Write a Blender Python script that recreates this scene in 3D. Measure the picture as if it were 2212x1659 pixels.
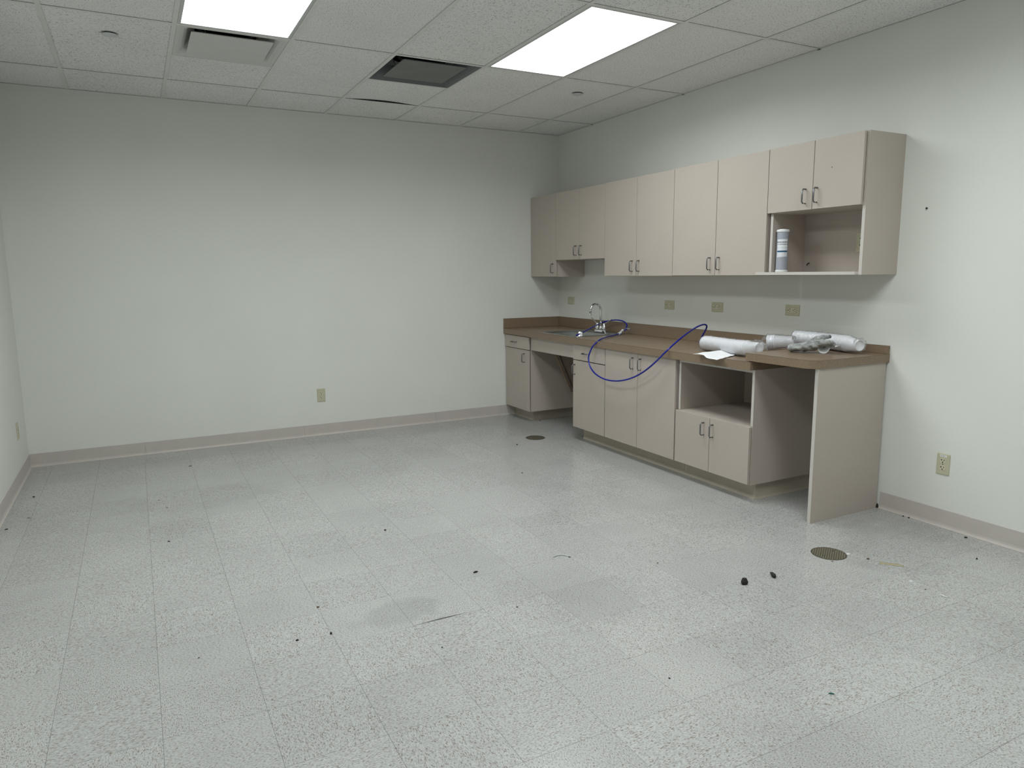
import bpy, bmesh, math, random
from mathutils import Vector, Matrix, noise as mnoise

# ------------------------------------------------------------------ clear
for o in list(bpy.data.objects):
    bpy.data.objects.remove(o, do_unlink=True)
scene = bpy.context.scene
COL = scene.collection
random.seed(7)

# ------------------------------------------------------------------ camera
# world: room corner (back wall / right wall / floor) is the origin; x<0 to the left, y<0 towards the camera
F_PX, IMG_W, IMG_H = 1537.22, 2212.0, 1659.0
CAM = Vector((-3.7987, -6.2007, 1.3882))
R_RIGHT = Vector((0.88478359, -0.46591504, -0.00900968))
R_DOWN = Vector((-0.07919845, -0.13129076, -0.98817526))
R_FWD = Vector((0.45922282, 0.87503481, -0.15306366))
cam_data = bpy.data.cameras.new('camera')
cam_data.sensor_width = 36.0
cam_data.lens = F_PX / IMG_W * 36.0
cam_data.clip_start = 0.05
cam = bpy.data.objects.new('camera', cam_data)
COL.objects.link(cam)
M = Matrix.Identity(4)
for i in range(3):
    M[i][0] = R_RIGHT[i]; M[i][1] = -R_DOWN[i]; M[i][2] = -R_FWD[i]; M[i][3] = CAM[i]
cam.matrix_world = M
scene.camera = cam

# ------------------------------------------------------------------ world, exposure
world = bpy.data.worlds.new('world'); scene.world = world
world.use_nodes = True
world.node_tree.nodes['Background'].inputs[0].default_value = (0.5, 0.55, 0.6, 1)
world.node_tree.nodes['Background'].inputs[1].default_value = 0.02
scene.view_settings.view_transform = 'Standard'
scene.view_settings.look = 'None'
scene.view_settings.gamma = 1.0
scene.view_settings.use_curve_mapping = False
scene.view_settings.exposure = 0.0
LIGHT_COLOR = (0.95, 1.0, 1.0)
LENS_STRENGTH = 3.2      # glow of the lens itself
LAMP_WATTS = 19.0        # lamp behind each prismatic lens
LAMP_SPREAD = 164.0      # prismatic lenses throw less light sideways

H = 2.7164           # ceiling height
XL = -4.5833         # left wall
YR = -7.26           # rear wall (behind the camera)
G = 0.6096           # ceiling module

def px_on(u, v, axis, val):
    """point where the photo pixel's ray meets the plane axis=val"""
    d = R_RIGHT * ((u - IMG_W / 2) / F_PX) + R_DOWN * ((v - IMG_H / 2) / F_PX) + R_FWD
    t = (val - CAM[axis]) / d[axis]
    return CAM + d * t

def to_px(p):
    q = Vector(p) - CAM
    z = q.dot(R_FWD)
    if z < 0.05: return None
    return (IMG_W / 2 + F_PX * q.dot(R_RIGHT) / z, IMG_H / 2 + F_PX * q.dot(R_DOWN) / z)

# ------------------------------------------------------------------ materials
def new_mat(name):
    m = bpy.data.materials.new(name); m.use_nodes = True
    nt = m.node_tree
    return m, nt, nt.nodes['Principled BSDF']

def N(nt, t, **kw):
    n = nt.nodes.new(t)
    for k, v in kw.items():
        if k.startswith('in_'):
            key = k[3:]
            n.inputs[int(key) if key.isdigit() else key].default_value = v
        else:
            setattr(n, k, v)
    return n

def c4(c): return (c[0], c[1], c[2], 1.0)

def plain(name, col, rough=0.5, metal=0.0, spec=0.5, var=0.06, vscale=8.0, bump=0.0, bscale=200.0):
    """single colour with a slight procedural variation and optional fine relief"""
    m, nt, b = new_mat(name)
    tc = N(nt, 'ShaderNodeTexCoord')
    nz = N(nt, 'ShaderNodeTexNoise', in_Scale=vscale, in_Detail=3.0)
    nt.links.new(tc.outputs['Object'], nz.inputs['Vector'])
    r = N(nt, 'ShaderNodeValToRGB')
    r.color_ramp.elements[0].position = 0.3; r.color_ramp.elements[1].position = 0.7
    r.color_ramp.elements[0].color = c4([max(0, x * (1 - var)) for x in col])
    r.color_ramp.elements[1].color = c4([min(1, x * (1 + var)) for x in col])
    nt.links.new(nz.outputs['Fac'], r.inputs['Fac'])
    nt.links.new(r.outputs['Color'], b.inputs['Base Color'])
    b.inputs['Roughness'].default_value = rough
    b.inputs['Metallic'].default_value = metal
    b.inputs['Specular IOR Level'].default_value = spec
    if bump > 0:
        n2 = N(nt, 'ShaderNodeTexNoise', in_Scale=bscale, in_Detail=2.0)
        nt.links.new(tc.outputs['Object'], n2.inputs['Vector'])
        bp = N(nt, 'ShaderNodeBump', in_Strength=bump, in_Distance=0.002)
        nt.links.new(n2.outputs['Fac'], bp.inputs['Height'])
        nt.links.new(bp.outputs['Normal'], b.inputs['Normal'])
    return m

def floor_tile_mat(name, along_x):
    m, nt, b = new_mat(name)
    tc = N(nt, 'ShaderNodeTexCoord'); oi = N(nt, 'ShaderNodeObjectInfo')
    mul = N(nt, 'ShaderNodeMath', operation='MULTIPLY', in_1=37.0)
    nt.links.new(oi.outputs['Random'], mul.inputs[0])
    cx = N(nt, 'ShaderNodeCombineXYZ'); nt.links.new(mul.outputs[0], cx.inputs['Z'])
    mp = N(nt, 'ShaderNodeMapping')
    mp.inputs['Scale'].default_value = (0.40, 1.0, 1.0) if along_x else (1.0, 0.40, 1.0)
    mp.inputs['Rotation'].default_value = (0, 0, 0.22)
    nt.links.new(tc.outputs['Object'], mp.inputs['Vector'])
    add = N(nt, 'ShaderNodeVectorMath', operation='ADD')
    nt.links.new(mp.outputs[0], add.inputs[0]); nt.links.new(cx.outputs[0], add.inputs[1])
    n1 = N(nt, 'ShaderNodeTexNoise', in_Scale=330.0, in_Detail=1.5, in_Roughness=0.5)
    nt.links.new(add.outputs[0], n1.inputs['Vector'])
    r1 = N(nt, 'ShaderNodeValToRGB')
    e = r1.color_ramp.elements
    e[0].position = 0.29; e[0].color = c4((0.19, 0.155, 0.13))
    e[1].position = 0.72; e[1].color = c4((0.535, 0.543, 0.535))
    for pos, c in ((0.35, (0.285, 0.255, 0.23)), (0.42, (0.395, 0.395, 0.382)), (0.58, (0.45, 0.457, 0.45))):
        q = e.new(pos); q.color = c4(c)
    nt.links.new(n1.outputs['Fac'], r1.inputs['Fac'])
    # tile to tile tone
    tone = N(nt, 'ShaderNodeMapRange', in_3=0.965, in_4=1.02)
    nt.links.new(oi.outputs['Random'], tone.inputs['Value'])
    # worn, dirty blotches in world space
    geo = N(nt, 'ShaderNodeNewGeometry')
    n2 = N(nt, 'ShaderNodeTexNoise', in_Scale=1.3, in_Detail=5.0, in_Roughness=0.62)
    nt.links.new(geo.outputs['Position'], n2.inputs['Vector'])
    dirt = N(nt, 'ShaderNodeMapRange', in_1=0.36, in_2=0.56, in_3=0.90, in_4=1.0)
    nt.links.new(n2.outputs['Fac'], dirt.inputs['Value'])
    mm = N(nt, 'ShaderNodeMath', operation='MULTIPLY')
    nt.links.new(tone.outputs[0], mm.inputs[0]); nt.links.new(dirt.outputs[0], mm.inputs[1])
    # dull stains with their own outline
    last = mm
    n3 = N(nt, 'ShaderNodeTexNoise', in_Scale=9.0, in_Detail=4.0)
    nt.links.new(geo.outputs['Position'], n3.inputs['Vector'])
    for (cxp, cyp, rx, ry, rot, dark) in STAINS:
        mp2 = N(nt, 'ShaderNodeMapping', vector_type='TEXTURE')
        mp2.inputs['Location'].default_value = (cxp, cyp, 0)
        mp2.inputs['Rotation'].default_value = (0, 0, rot)
        mp2.inputs['Scale'].default_value = (rx, ry, 1)
        nt.links.new(geo.outputs['Position'], mp2.inputs['Vector'])
        ln = N(nt, 'ShaderNodeVectorMath', operation='LENGTH')
        nt.links.new(mp2.outputs[0], ln.inputs[0])
        s = N(nt, 'ShaderNodeMath', operation='MULTIPLY_ADD', in_1=1.6)
        nt.links.new(n3.outputs['Fac'], s.inputs[0]); nt.links.new(ln.outputs['Value'], s.inputs[2])
        k = N(nt, 'ShaderNodeMapRange', in_1=1.45, in_2=1.95, in_3=dark, in_4=1.0)
        nt.links.new(s.outputs[0], k.inputs['Value'])
        m2 = N(nt, 'ShaderNodeMath', operation='MULTIPLY')
        nt.links.new(last.outputs[0], m2.inputs[0]); nt.links.new(k.outputs[0], m2.inputs[1])
        last = m2
    mix = N(nt, 'ShaderNodeVectorMath', operation='SCALE')
    nt.links.new(r1.outputs['Color'], mix.inputs[0]); nt.links.new(last.outputs[0], mix.inputs['Scale'])
    nt.links.new(mix.outputs[0], b.inputs['Base Color'])
    rr = N(nt, 'ShaderNodeMapRange', in_1=0.3, in_2=0.7, in_3=0.24, in_4=0.15)
    nt.links.new(n2.outputs['Fac'], rr.inputs['Value'])
    nt.links.new(rr.outputs[0], b.inputs['Roughness'])
    b.inputs['Specular IOR Level'].default_value = 0.45
    bp = N(nt, 'ShaderNodeBump', in_Strength=0.012, in_Distance=0.001)
    nt.links.new(n1.outputs['Fac'], bp.inputs['Height'])
    nt.links.new(bp.outputs['Normal'], b.inputs['Normal'])
    return m

def ceiling_tile_mat(name):
    m, nt, b = new_mat(name)
    tc = N(nt, 'ShaderNodeTexCoord'); oi = N(nt, 'ShaderNodeObjectInfo')
    mul = N(nt, 'ShaderNodeMath', operation='MULTIPLY', in_1=23.0)
    nt.links.new(oi.outputs['Random'], mul.inputs[0])
    cx = N(nt, 'ShaderNodeCombineXYZ'); nt.links.new(mul.outputs[0], cx.inputs['Z'])
    add = N(nt, 'ShaderNodeVectorMath', operation='ADD')
    nt.links.new(tc.outputs['Object'], add.inputs[0]); nt.links.new(cx.outputs[0], add.inputs[1])
    n1 = N(nt, 'ShaderNodeTexNoise', in_Scale=130.0, in_Detail=2.5, in_Roughness=0.6)
    nt.links.new(add.outputs[0], n1.inputs['Vector'])
    r = N(nt, 'ShaderNodeValToRGB'); e = r.color_ramp.elements
    e[0].position = 0.31; e[0].color = c4((0.30, 0.295, 0.28))
    e[1].position = 0.44; e[1].color = c4((0.84, 0.84, 0.825))
    nt.links.new(n1.outputs['Fac'], r.inputs['Fac'])
    n2 = N(nt, 'ShaderNodeTexNoise', in_Scale=2.2, in_Detail=4.0)
    nt.links.new(add.outputs[0], n2.inputs['Vector'])
    k = N(nt, 'ShaderNodeMapRange', in_1=0.3, in_2=0.6, in_3=0.95, in_4=1.0)
    nt.links.new(n2.outputs['Fac'], k.inputs['Value'])
    mix = N(nt, 'ShaderNodeVectorMath', operation='SCALE')
    nt.links.new(r.outputs['Color'], mix.inputs[0]); nt.links.new(k.outputs[0], mix.inputs['Scale'])
    nt.links.new(mix.outputs[0], b.inputs['Base Color'])
    b.inputs['Roughness'].default_value = 0.9
    b.inputs['Specular IOR Level'].default_value = 0.15
    bp = N(nt, 'ShaderNodeBump', in_Strength=0.35, in_Distance=0.003)
    nt.links.new(n1.outputs['Fac'], bp.inputs['Height'])
    nt.links.new(bp.outputs['Normal'], b.inputs['Normal'])
    return m

def counter_mat(name):
    m, nt, b = new_mat(name)
    tc = N(nt, 'ShaderNodeTexCoord')
    n1 = N(nt, 'ShaderNodeTexNoise', in_Scale=420.0, in_Detail=2.0)
    nt.links.new(tc.outputs['Object'], n1.inputs['Vector'])
    r = N(nt, 'ShaderNodeValToRGB'); e = r.color_ramp.elements
    e[0].position = 0.30; e[0].color = c4((0.145, 0.095, 0.058))
    e[1].position = 0.70; e[1].color = c4((0.31, 0.235, 0.165))
    q = e.new(0.5); q.color = c4((0.225, 0.162, 0.108))
    nt.links.new(n1.outputs['Fac'], r.inputs['Fac'])
    nt.links.new(r.outputs['Color'], b.inputs['Base Color'])
    b.inputs['Roughness'].default_value = 0.33
    b.inputs['Specular IOR Level'].default_value = 0.5
    return m

def emit_mat(name, col, strength):
    m, nt, b = new_mat(name)
    tc = N(nt, 'ShaderNodeTexCoord')
    ck = N(nt, 'ShaderNodeTexVoronoi', in_Scale=90.0)
    nt.links.new(tc.outputs['Object'], ck.inputs['Vector'])
    k = N(nt, 'ShaderNodeMapRange', in_1=0.0, in_2=0.8, in_3=strength * 0.97, in_4=strength * 1.03)
    nt.links.new(ck.outputs['Distance'], k.inputs['Value'])
    b.inputs['Base Color'].default_value = (0.8, 0.8, 0.8, 1)
    b.inputs['Emission Color'].default_value = c4(col)
    nt.links.new(k.outputs[0], b.inputs['Emission Strength'])
    b.inputs['Roughness'].default_value = 0.4
    return m

def bag_mat(name):
    m, nt, b = new_mat(name)
    out = nt.nodes['Material Output']
    tr = N(nt, 'ShaderNodeBsdfTransparent'); gl = N(nt, 'ShaderNodeBsdfGlossy', in_Roughness=0.16)
    gl.inputs['Color'].default_value = (0.9, 0.92, 0.95, 1)
    df = N(nt, 'ShaderNodeBsdfTranslucent'); df.inputs['Color'].default_value = (0.85, 0.86, 0.88, 1)
    tc = N(nt, 'ShaderNodeTexCoord')
    nz = N(nt, 'ShaderNodeTexNoise', in_Scale=55.0, in_Detail=3.0)
    nt.links.new(tc.outputs['Object'], nz.inputs['Vector'])
    bp = N(nt, 'ShaderNodeBump', in_Strength=0.7, in_Distance=0.006)
    nt.links.new(nz.outputs['Fac'], bp.inputs['Height']); nt.links.new(bp.outputs['Normal'], gl.inputs['Normal'])
    lw = N(nt, 'ShaderNodeLayerWeight', in_Blend=0.35)
    k = N(nt, 'ShaderNodeMapRange', in_1=0.0, in_2=1.0, in_3=0.05, in_4=0.42)
    nt.links.new(lw.outputs['Fresnel'], k.inputs['Value'])
    m1 = N(nt, 'ShaderNodeMixShader'); m2 = N(nt, 'ShaderNodeMixShader', in_0=0.05)
    nt.links.new(k.outputs[0], m1.inputs[0]); nt.links.new(tr.outputs[0], m1.inputs[1]); nt.links.new(gl.outputs[0], m1.inputs[2])
    nt.links.new(m1.outputs[0], m2.inputs[1]); nt.links.new(df.outputs[0], m2.inputs[2])
    nt.links.new(m2.outputs[0], out.inputs['Surface'])
    nt.nodes.remove(b)
    return m

def label_mat(name):
    """printed sleeve label: white with blue band and rows of small dark print"""
    m, nt, b = new_mat(name)
    tc = N(nt, 'ShaderNodeTexCoord')
    sp = N(nt, 'ShaderNodeSeparateXYZ'); nt.links.new(tc.outputs['Generated'], sp.inputs[0])
    n = N(nt, 'ShaderNodeTexNoise', in_Scale=90.0, in_Detail=1.0)
    mp = N(nt, 'ShaderNodeMapping'); mp.inputs['Scale'].default_value = (1, 1, 0.02)
    nt.links.new(tc.outputs['Generated'], mp.inputs['Vector']); nt.links.new(mp.outputs[0], n.inputs['Vector'])
    on = N(nt, 'ShaderNodeMath', operation='GREATER_THAN', in_1=0.47); nt.links.new(n.outputs['Fac'], on.inputs[0])
    col = None
    base = N(nt, 'ShaderNodeRGB'); base.outputs[0].default_value = c4((0.80, 0.82, 0.86))
    prev = base.outputs[0]
    rows = [(0.795, 0.865, (0.03, 0.035, 0.06), True), (0.735, 0.755, (0.05, 0.06, 0.1), True), (0.675, 0.712, (0.05, 0.06, 0.10), True),
            (0.535, 0.552, (0.35, 0.37, 0.42), True), (0.50, 0.515, (0.35, 0.37, 0.42), True), (0.44, 0.452, (0.4, 0.42, 0.46), True),
            (0.275, 0.365, (0.012, 0.085, 0.19), False),
            (0.225, 0.238, (0.35, 0.37, 0.42), True), (0.17, 0.183, (0.35, 0.37, 0.42), True), (0.135, 0.147, (0.35, 0.37, 0.42), True),
            (0.10, 0.112, (0.35, 0.37, 0.42), True), (0.055, 0.067, (0.35, 0.37, 0.42), True)]
    for z0, z1, c, dots in rows:
        a = N(nt, 'ShaderNodeMath', operation='GREATER_THAN', in_1=z0); nt.links.new(sp.outputs['Z'], a.inputs[0])
        d = N(nt, 'ShaderNodeMath', operation='LESS_THAN', in_1=z1); nt.links.new(sp.outputs['Z'], d.inputs[0])
        f = N(nt, 'ShaderNodeMath', operation='MULTIPLY'); nt.links.new(a.outputs[0], f.inputs[0]); nt.links.new(d.outputs[0], f.inputs[1])
        if dots:
            g = N(nt, 'ShaderNodeMath', operation='MULTIPLY'); nt.links.new(f.outputs[0], g.inputs[0]); nt.links.new(on.outputs[0], g.inputs[1]); f = g
        mx = N(nt, 'ShaderNodeMix', data_type='RGBA')
        mx.inputs['B'].default_value = c4(c)
        nt.links.new(f.outputs[0], mx.inputs['Factor']); nt.links.new(prev, mx.inputs['A'])
        prev = mx.outputs['Result']
    nt.links.new(prev, b.inputs['Base Color'])
    b.inputs['Roughness'].default_value = 0.3
    return m

def pt2(u, v): 
    q = px_on(u, v, 2, 0.0); return q.x, q.y
_s1 = pt2(880, 1332); _s2 = pt2(430, 1075); _s3 = pt2(1290, 1300)
STAINS = [(_s1[0] - 0.02, _s1[1] + 0.05, 0.20, 0.11, 0.15, 0.86), (_s2[0], _s2[1], 0.5, 0.28, 0.0, 0.92),
          (-0.45, -4.05, 0.42, 0.30, 0.3, 0.86), (_s3[0], _s3[1], 0.30, 0.22, 0.4, 0.94)]

MAT = {}
MAT['wall'] = plain('wall_paint', (0.738, 0.748, 0.703), rough=0.62, spec=0.3, var=0.02, vscale=1.6, bump=0.12, bscale=260)
MAT['tile_x'] = floor_tile_mat('vinyl_tile_grain_a', True)
MAT['tile_y'] = floor_tile_mat('vinyl_tile_grain_b', False)
MAT['joint'] = plain('floor_joint_dirt', (0.26, 0.24, 0.22), rough=0.8)
MAT['ctile'] = ceiling_tile_mat('mineral_ceiling_tile')
MAT['tee'] = plain('painted_ceiling_tee', (0.72, 0.725, 0.70), rough=0.45, var=0.03)
MAT['plenum_shade'] = plain('plenum_shade_dark', (0.05, 0.05, 0.05), rough=0.9)  # near-black colour stands in for the shade above the tiles
MAT['base'] = plain('vinyl_cove_base', (0.53, 0.49, 0.455), rough=0.42, var=0.03)
MAT['lam'] = plain('beige_laminate', (0.475, 0.418, 0.370), rough=0.42, var=0.015, vscale=3.0, bump=0.03, bscale=500)
MAT['lam_edge'] = plain('beige_edge_band', (0.58, 0.55, 0.51), rough=0.4, var=0.02)
MAT['counter'] = counter_mat('tan_speckled_laminate')
MAT['seam'] = plain('laminate_seam_line', (0.10, 0.065, 0.04), rough=0.5)
MAT['steel'] = plain('brushed_stainless', (0.42, 0.43, 0.43), rough=0.28, metal=1.0, var=0.08, vscale=40)
MAT['chrome'] = plain('chrome', (0.72, 0.73, 0.74), rough=0.07, metal=1.0, var=0.02)
MAT['handle'] = plain('grey_satin_metal', (0.20, 0.21, 0.22), rough=0.36, metal=1.0, var=0.05)
MAT['ivory'] = plain('ivory_plastic', (0.52, 0.50, 0.36), rough=0.4, var=0.03)
MAT['ivory2'] = plain('ivory_plastic_face', (0.60, 0.57, 0.43), rough=0.35, var=0.03)
MAT['black'] = plain('black_plastic', (0.012, 0.012, 0.012), rough=0.5)
MAT['blue'] = plain('blue_tubing', (0.004, 0.010, 0.26), rough=0.25, var=0.1)
MAT['white'] = plain('white_plastic', (0.80, 0.81, 0.82), rough=0.4, var=0.03)
MAT['paper'] = plain('white_paper', (0.84, 0.85, 0.86), rough=0.8, var=0.02, bump=0.2, bscale=60)
MAT['cup'] = plain('white_paper_cup', (0.84, 0.84, 0.87), rough=0.45, var=0.02)
MAT['bag'] = bag_mat('clear_plastic_film')
MAT['glove'] = plain('grey_suede', (0.31, 0.32, 0.315), rough=0.9, var=0.55, vscale=32, bump=0.6, bscale=120)
MAT['cartridge'] = plain('grey_filter_mesh', (0.36, 0.38, 0.44), rough=0.45, var=0.12, vscale=160, bump=0.4, bscale=400)
MAT['label'] = label_mat('filter_label_print')
MAT['fixture'] = plain('white_enamel_fixture', (0.55, 0.56, 0.56), rough=0.35, var=0.03)
MAT['diffuser'] = emit_mat('lit_lens', LIGHT_COLOR, LENS_STRENGTH)
MAT['vent'] = plain('white_vent_enamel', (0.62, 0.62, 0.60), rough=0.45, var=0.02)
MAT['duct'] = plain('dark_duct', (0.02, 0.021, 0.025), rough=0.7)
MAT['vent_dark'] = plain('dark_grey_vent', (0.13, 0.14, 0.145), rough=0.4, var=0.05)
MAT['vent_plate'] = plain('grey_vent_plate', (0.145, 0.15, 0.145), rough=0.5, var=0.10, vscale=6)
MAT['disc'] = plain('sprinkler_disc', (0.60, 0.61, 0.62), rough=0.4)
MAT['brass'] = plain('dull_brass', (0.125, 0.115, 0.08), rough=0.42, metal=0.6, var=0.15, vscale=60)
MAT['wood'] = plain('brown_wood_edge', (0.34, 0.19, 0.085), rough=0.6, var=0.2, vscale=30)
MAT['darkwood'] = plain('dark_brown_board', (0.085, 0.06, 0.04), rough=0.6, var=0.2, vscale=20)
MAT['debris'] = plain('dark_debris', (0.014, 0.011, 0.009), rough=0.7, var=0.3, vscale=200)
MAT['debris_brown'] = plain('brown_debris', (0.10, 0.065, 0.04), rough=0.8, var=0.3, vscale=200)
MAT['teal'] = plain('teal_scrap', (0.01, 0.10, 0.09), rough=0.5)
MAT['tan'] = plain('tan_tape_residue', (0.34, 0.30, 0.19), rough=0.6, var=0.2, vscale=90)
MAT['cove'] = plain('toe_kick_base', (0.46, 0.415, 0.34), rough=0.42, var=0.05)

# ------------------------------------------------------------------ geometry helpers
def tag(o, label=None, cat=None, group=None, kind=None):
    if label: o['label'] = label
    if cat: o['category'] = cat
    if group: o['group'] = group
    if kind: o['kind'] = kind
    return o

def thing(name, loc, label, cat, group=None):
    o = bpy.data.objects.new(name, None); COL.objects.link(o)
    o.empty_display_size = 0.05
    o.location = loc
    return tag(o, label, cat, group)

def worldloc(o):
    v = Vector((0, 0, 0))
    while o is not None:
        v += o.location; o = o.parent
    return v

def finish(name, bm, mat, parent=None, smooth=False, origin=None):
    """bm in world coordinates -> object with its origin at the bbox centre, parented"""
    if origin is None:
        xs = [v.co for v in bm.verts]
        lo = Vector((min(v.x for v in xs), min(v.y for v in xs), min(v.z for v in xs)))
        hi = Vector((max(v.x for v in xs), max(v.y for v in xs), max(v.z for v in xs)))
        origin = (lo + hi) / 2
    origin = Vector(origin)
    for v in bm.verts: v.co -= origin
    bmesh.ops.recalc_face_normals(bm, faces=bm.faces)
    me = bpy.data.meshes.new(name)
    bm.to_mesh(me); bm.free()
    if smooth:
        for p in me.polygons: p.use_smooth = True
    mats = mat if isinstance(mat, (list, tuple)) else [mat]
    for k in mats: me.materials.append(MAT[k] if isinstance(k, str) else k)
    o = bpy.data.objects.new(name, me); COL.objects.link(o)
    if parent is not None:
        o.parent = parent
        o.location = origin - worldloc(parent)
    else:
        o.location = origin
    return o

def add_box(bm, x0, x1, y0, y1, z0, z1):
    x0, x1 = min(x0, x1), max(x0, x1); y0, y1 = min(y0, y1), max(y0, y1); z0, z1 = min(z0, z1), max(z0, z1)
    vs = [bm.verts.new((x, y, z)) for x in (x0, x1) for y in (y0, y1) for z in (z0, z1)]
    for f in ((0, 1, 3, 2), (4, 6, 7, 5), (0, 4, 5, 1), (2, 3, 7, 6), (0, 2, 6, 4), (1, 5, 7, 3)):
        bm.faces.new([vs[i] for i in f])
    return vs

def box(name, x0, x1, y0, y1, z0, z1, mat, parent=None, bevel=0.0):
    bm = bmesh.new(); add_box(bm, x0, x1, y0, y1, z0, z1)
    if bevel: bmesh.ops.bevel(bm, geom=list(bm.edges), offset=bevel, segments=1, affect='EDGES')
    return finish(name, bm, mat, parent)

def frame_of(t):
    t = t.normalized()
    a = Vector((0, 0, 1)) if abs(t.z) < 0.9 else Vector((1, 0, 0))
    u = t.cross(a).normalized(); w = u.cross(t).normalized()
    return u, w

def catmull(pts, n=8):
    P = [Vector(p) for p in pts]; out = []
    for i in range(len(P) - 1):
        p0 = P[max(i - 1, 0)]; p1 = P[i]; p2 = P[i + 1]; p3 = P[min(i + 2, len(P) - 1)]
        for k in range(n):
            t = k / n
            out.append(0.5 * ((2 * p1) + (p2 - p0) * t + (2 * p0 - 5 * p1 + 4 * p2 - p3) * t * t + (3 * p1 - p0 - 3 * p2 + p3) * t ** 3))
    out.append(P[-1]); return out

def add_sweep(bm, pts, rad, seg=10, flat=None, cap=True, wob=None, ref=None):
    """tube along pts; rad is a number or list; flat=(su,sw) scales the two cross directions"""
    pts = [Vector(p) for p in pts]; n = len(pts)
    R = rad if isinstance(rad, (list, tuple)) else [rad] * n
    rings = []; u = None
    for i in range(n):
        t = (pts[min(i + 1, n - 1)] - pts[max(i - 1, 0)]).normalized()
        if ref is not None:
            w = Vector(ref); w = (w - t * w.dot(t)).normalized(); u = w.cross(t).normalized()
        elif u is None:
            u, w = frame_of(t)
        else:
            u = (u - t * u.dot(t)).normalized(); w = t.cross(u).normalized()
        su, sw = (flat[i] if isinstance(flat, list) else flat) if flat else (1, 1)
        ring = []
        for k in range(seg):
            a = 2 * math.pi * k / seg
            p = pts[i] + (u * math.cos(a) * su + w * math.sin(a) * sw) * R[i]
            if wob: p = wob(p, i, k)
            ring.append(bm.verts.new(p))
        rings.append(ring)
    for i in range(n - 1):
        for k in range(seg):
            bm.faces.new((rings[i][k], rings[i][(k + 1) % seg], rings[i + 1][(k + 1) % seg], rings[i + 1][k]))
    if cap:
        bm.faces.new(rings[0][::-1]); bm.faces.new(rings[-1])
    return rings

def sweep(name, pts, rad, mat, parent=None, seg=10, flat=None, cap=True, smooth=True, ref=None):
    bm = bmesh.new(); add_sweep(bm, pts, rad, seg, flat, cap, None, ref)
    return finish(name, bm, mat, parent, smooth)

def add_lathe(bm, prof, axis_o, axis_d, seg=24, cap0=True, cap1=True):
    """profile of (distance along axis, radius)"""
    o = Vector(axis_o); d = Vector(axis_d).normalized(); u, w = frame_of(d)
    rings = []
    for h, r in prof:
        rings.append([bm.verts.new(o + d * h + (u * math.cos(2 * math.pi * k / seg) + w * math.sin(2 * math.pi * k / seg)) * r) for k in range(seg)])
    for i in range(len(rings) - 1):
        for k in range(seg):
            bm.faces.new((rings[i][k], rings[i][(k + 1) % seg], rings[i + 1][(k + 1) % seg], rings[i + 1][k]))
    if cap0: bm.faces.new(rings[0][::-1])
    if cap1: bm.faces.new(rings[-1])
    return rings

def lathe(name, prof, o, d, mat, parent=None, seg=24, smooth=False, cap0=True, cap1=True):
    bm = bmesh.new(); add_lathe(bm, prof, o, d, seg, cap0, cap1)
    return finish(name, bm, mat, parent, smooth)

def prism(name, poly, axis, a0, a1, mat, parent=None):
    """extrude a 2D polygon along an axis; poly holds the two other coordinates in x,y,z order"""
    bm = bmesh.new()
    def p3(q, a):
        q = list(q); q.insert(axis, a); return Vector(q)
    A = [bm.verts.new(p3(q, a0)) for q in poly]; B = [bm.verts.new(p3(q, a1)) for q in poly]
    n = len(poly)
    for i in range(n): bm.faces.new((A[i], A[(i + 1) % n], B[(i + 1) % n], B[i]))
    bm.faces.new(A[::-1]); bm.faces.new(B)
    return finish(name, bm, mat, parent)

def rrect(cx, cy, hx, hy, r, n=5):
    pts = []
    for sx, sy, a0 in ((1, 1, 0), (-1, 1, 90), (-1, -1, 180), (1, -1, 270)):
        for k in range(n + 1):
            a = math.radians(a0 + 90 * k / n)
            pts.append((cx + sx * (hx - r) + r * math.cos(a), cy + sy * (hy - r) + r * math.sin(a)))
    return pts

# ================================================================== THE SETTING
T = 0.12
TOP = H + 0.35
def struct(o): o['kind'] = 'structure'; return o

struct(box('wall_back', XL - T, T, 0, T, -0.003, TOP, 'wall'))
struct(box('wall_right', 0, T, YR, 0, -0.003, TOP, 'wall'))
struct(box('wall_left', XL - T, XL, YR, 0, -0.003, TOP, 'wall'))
struct(box('wall_rear', XL - T, T, YR - T, YR, -0.003, TOP, 'wall'))

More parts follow.
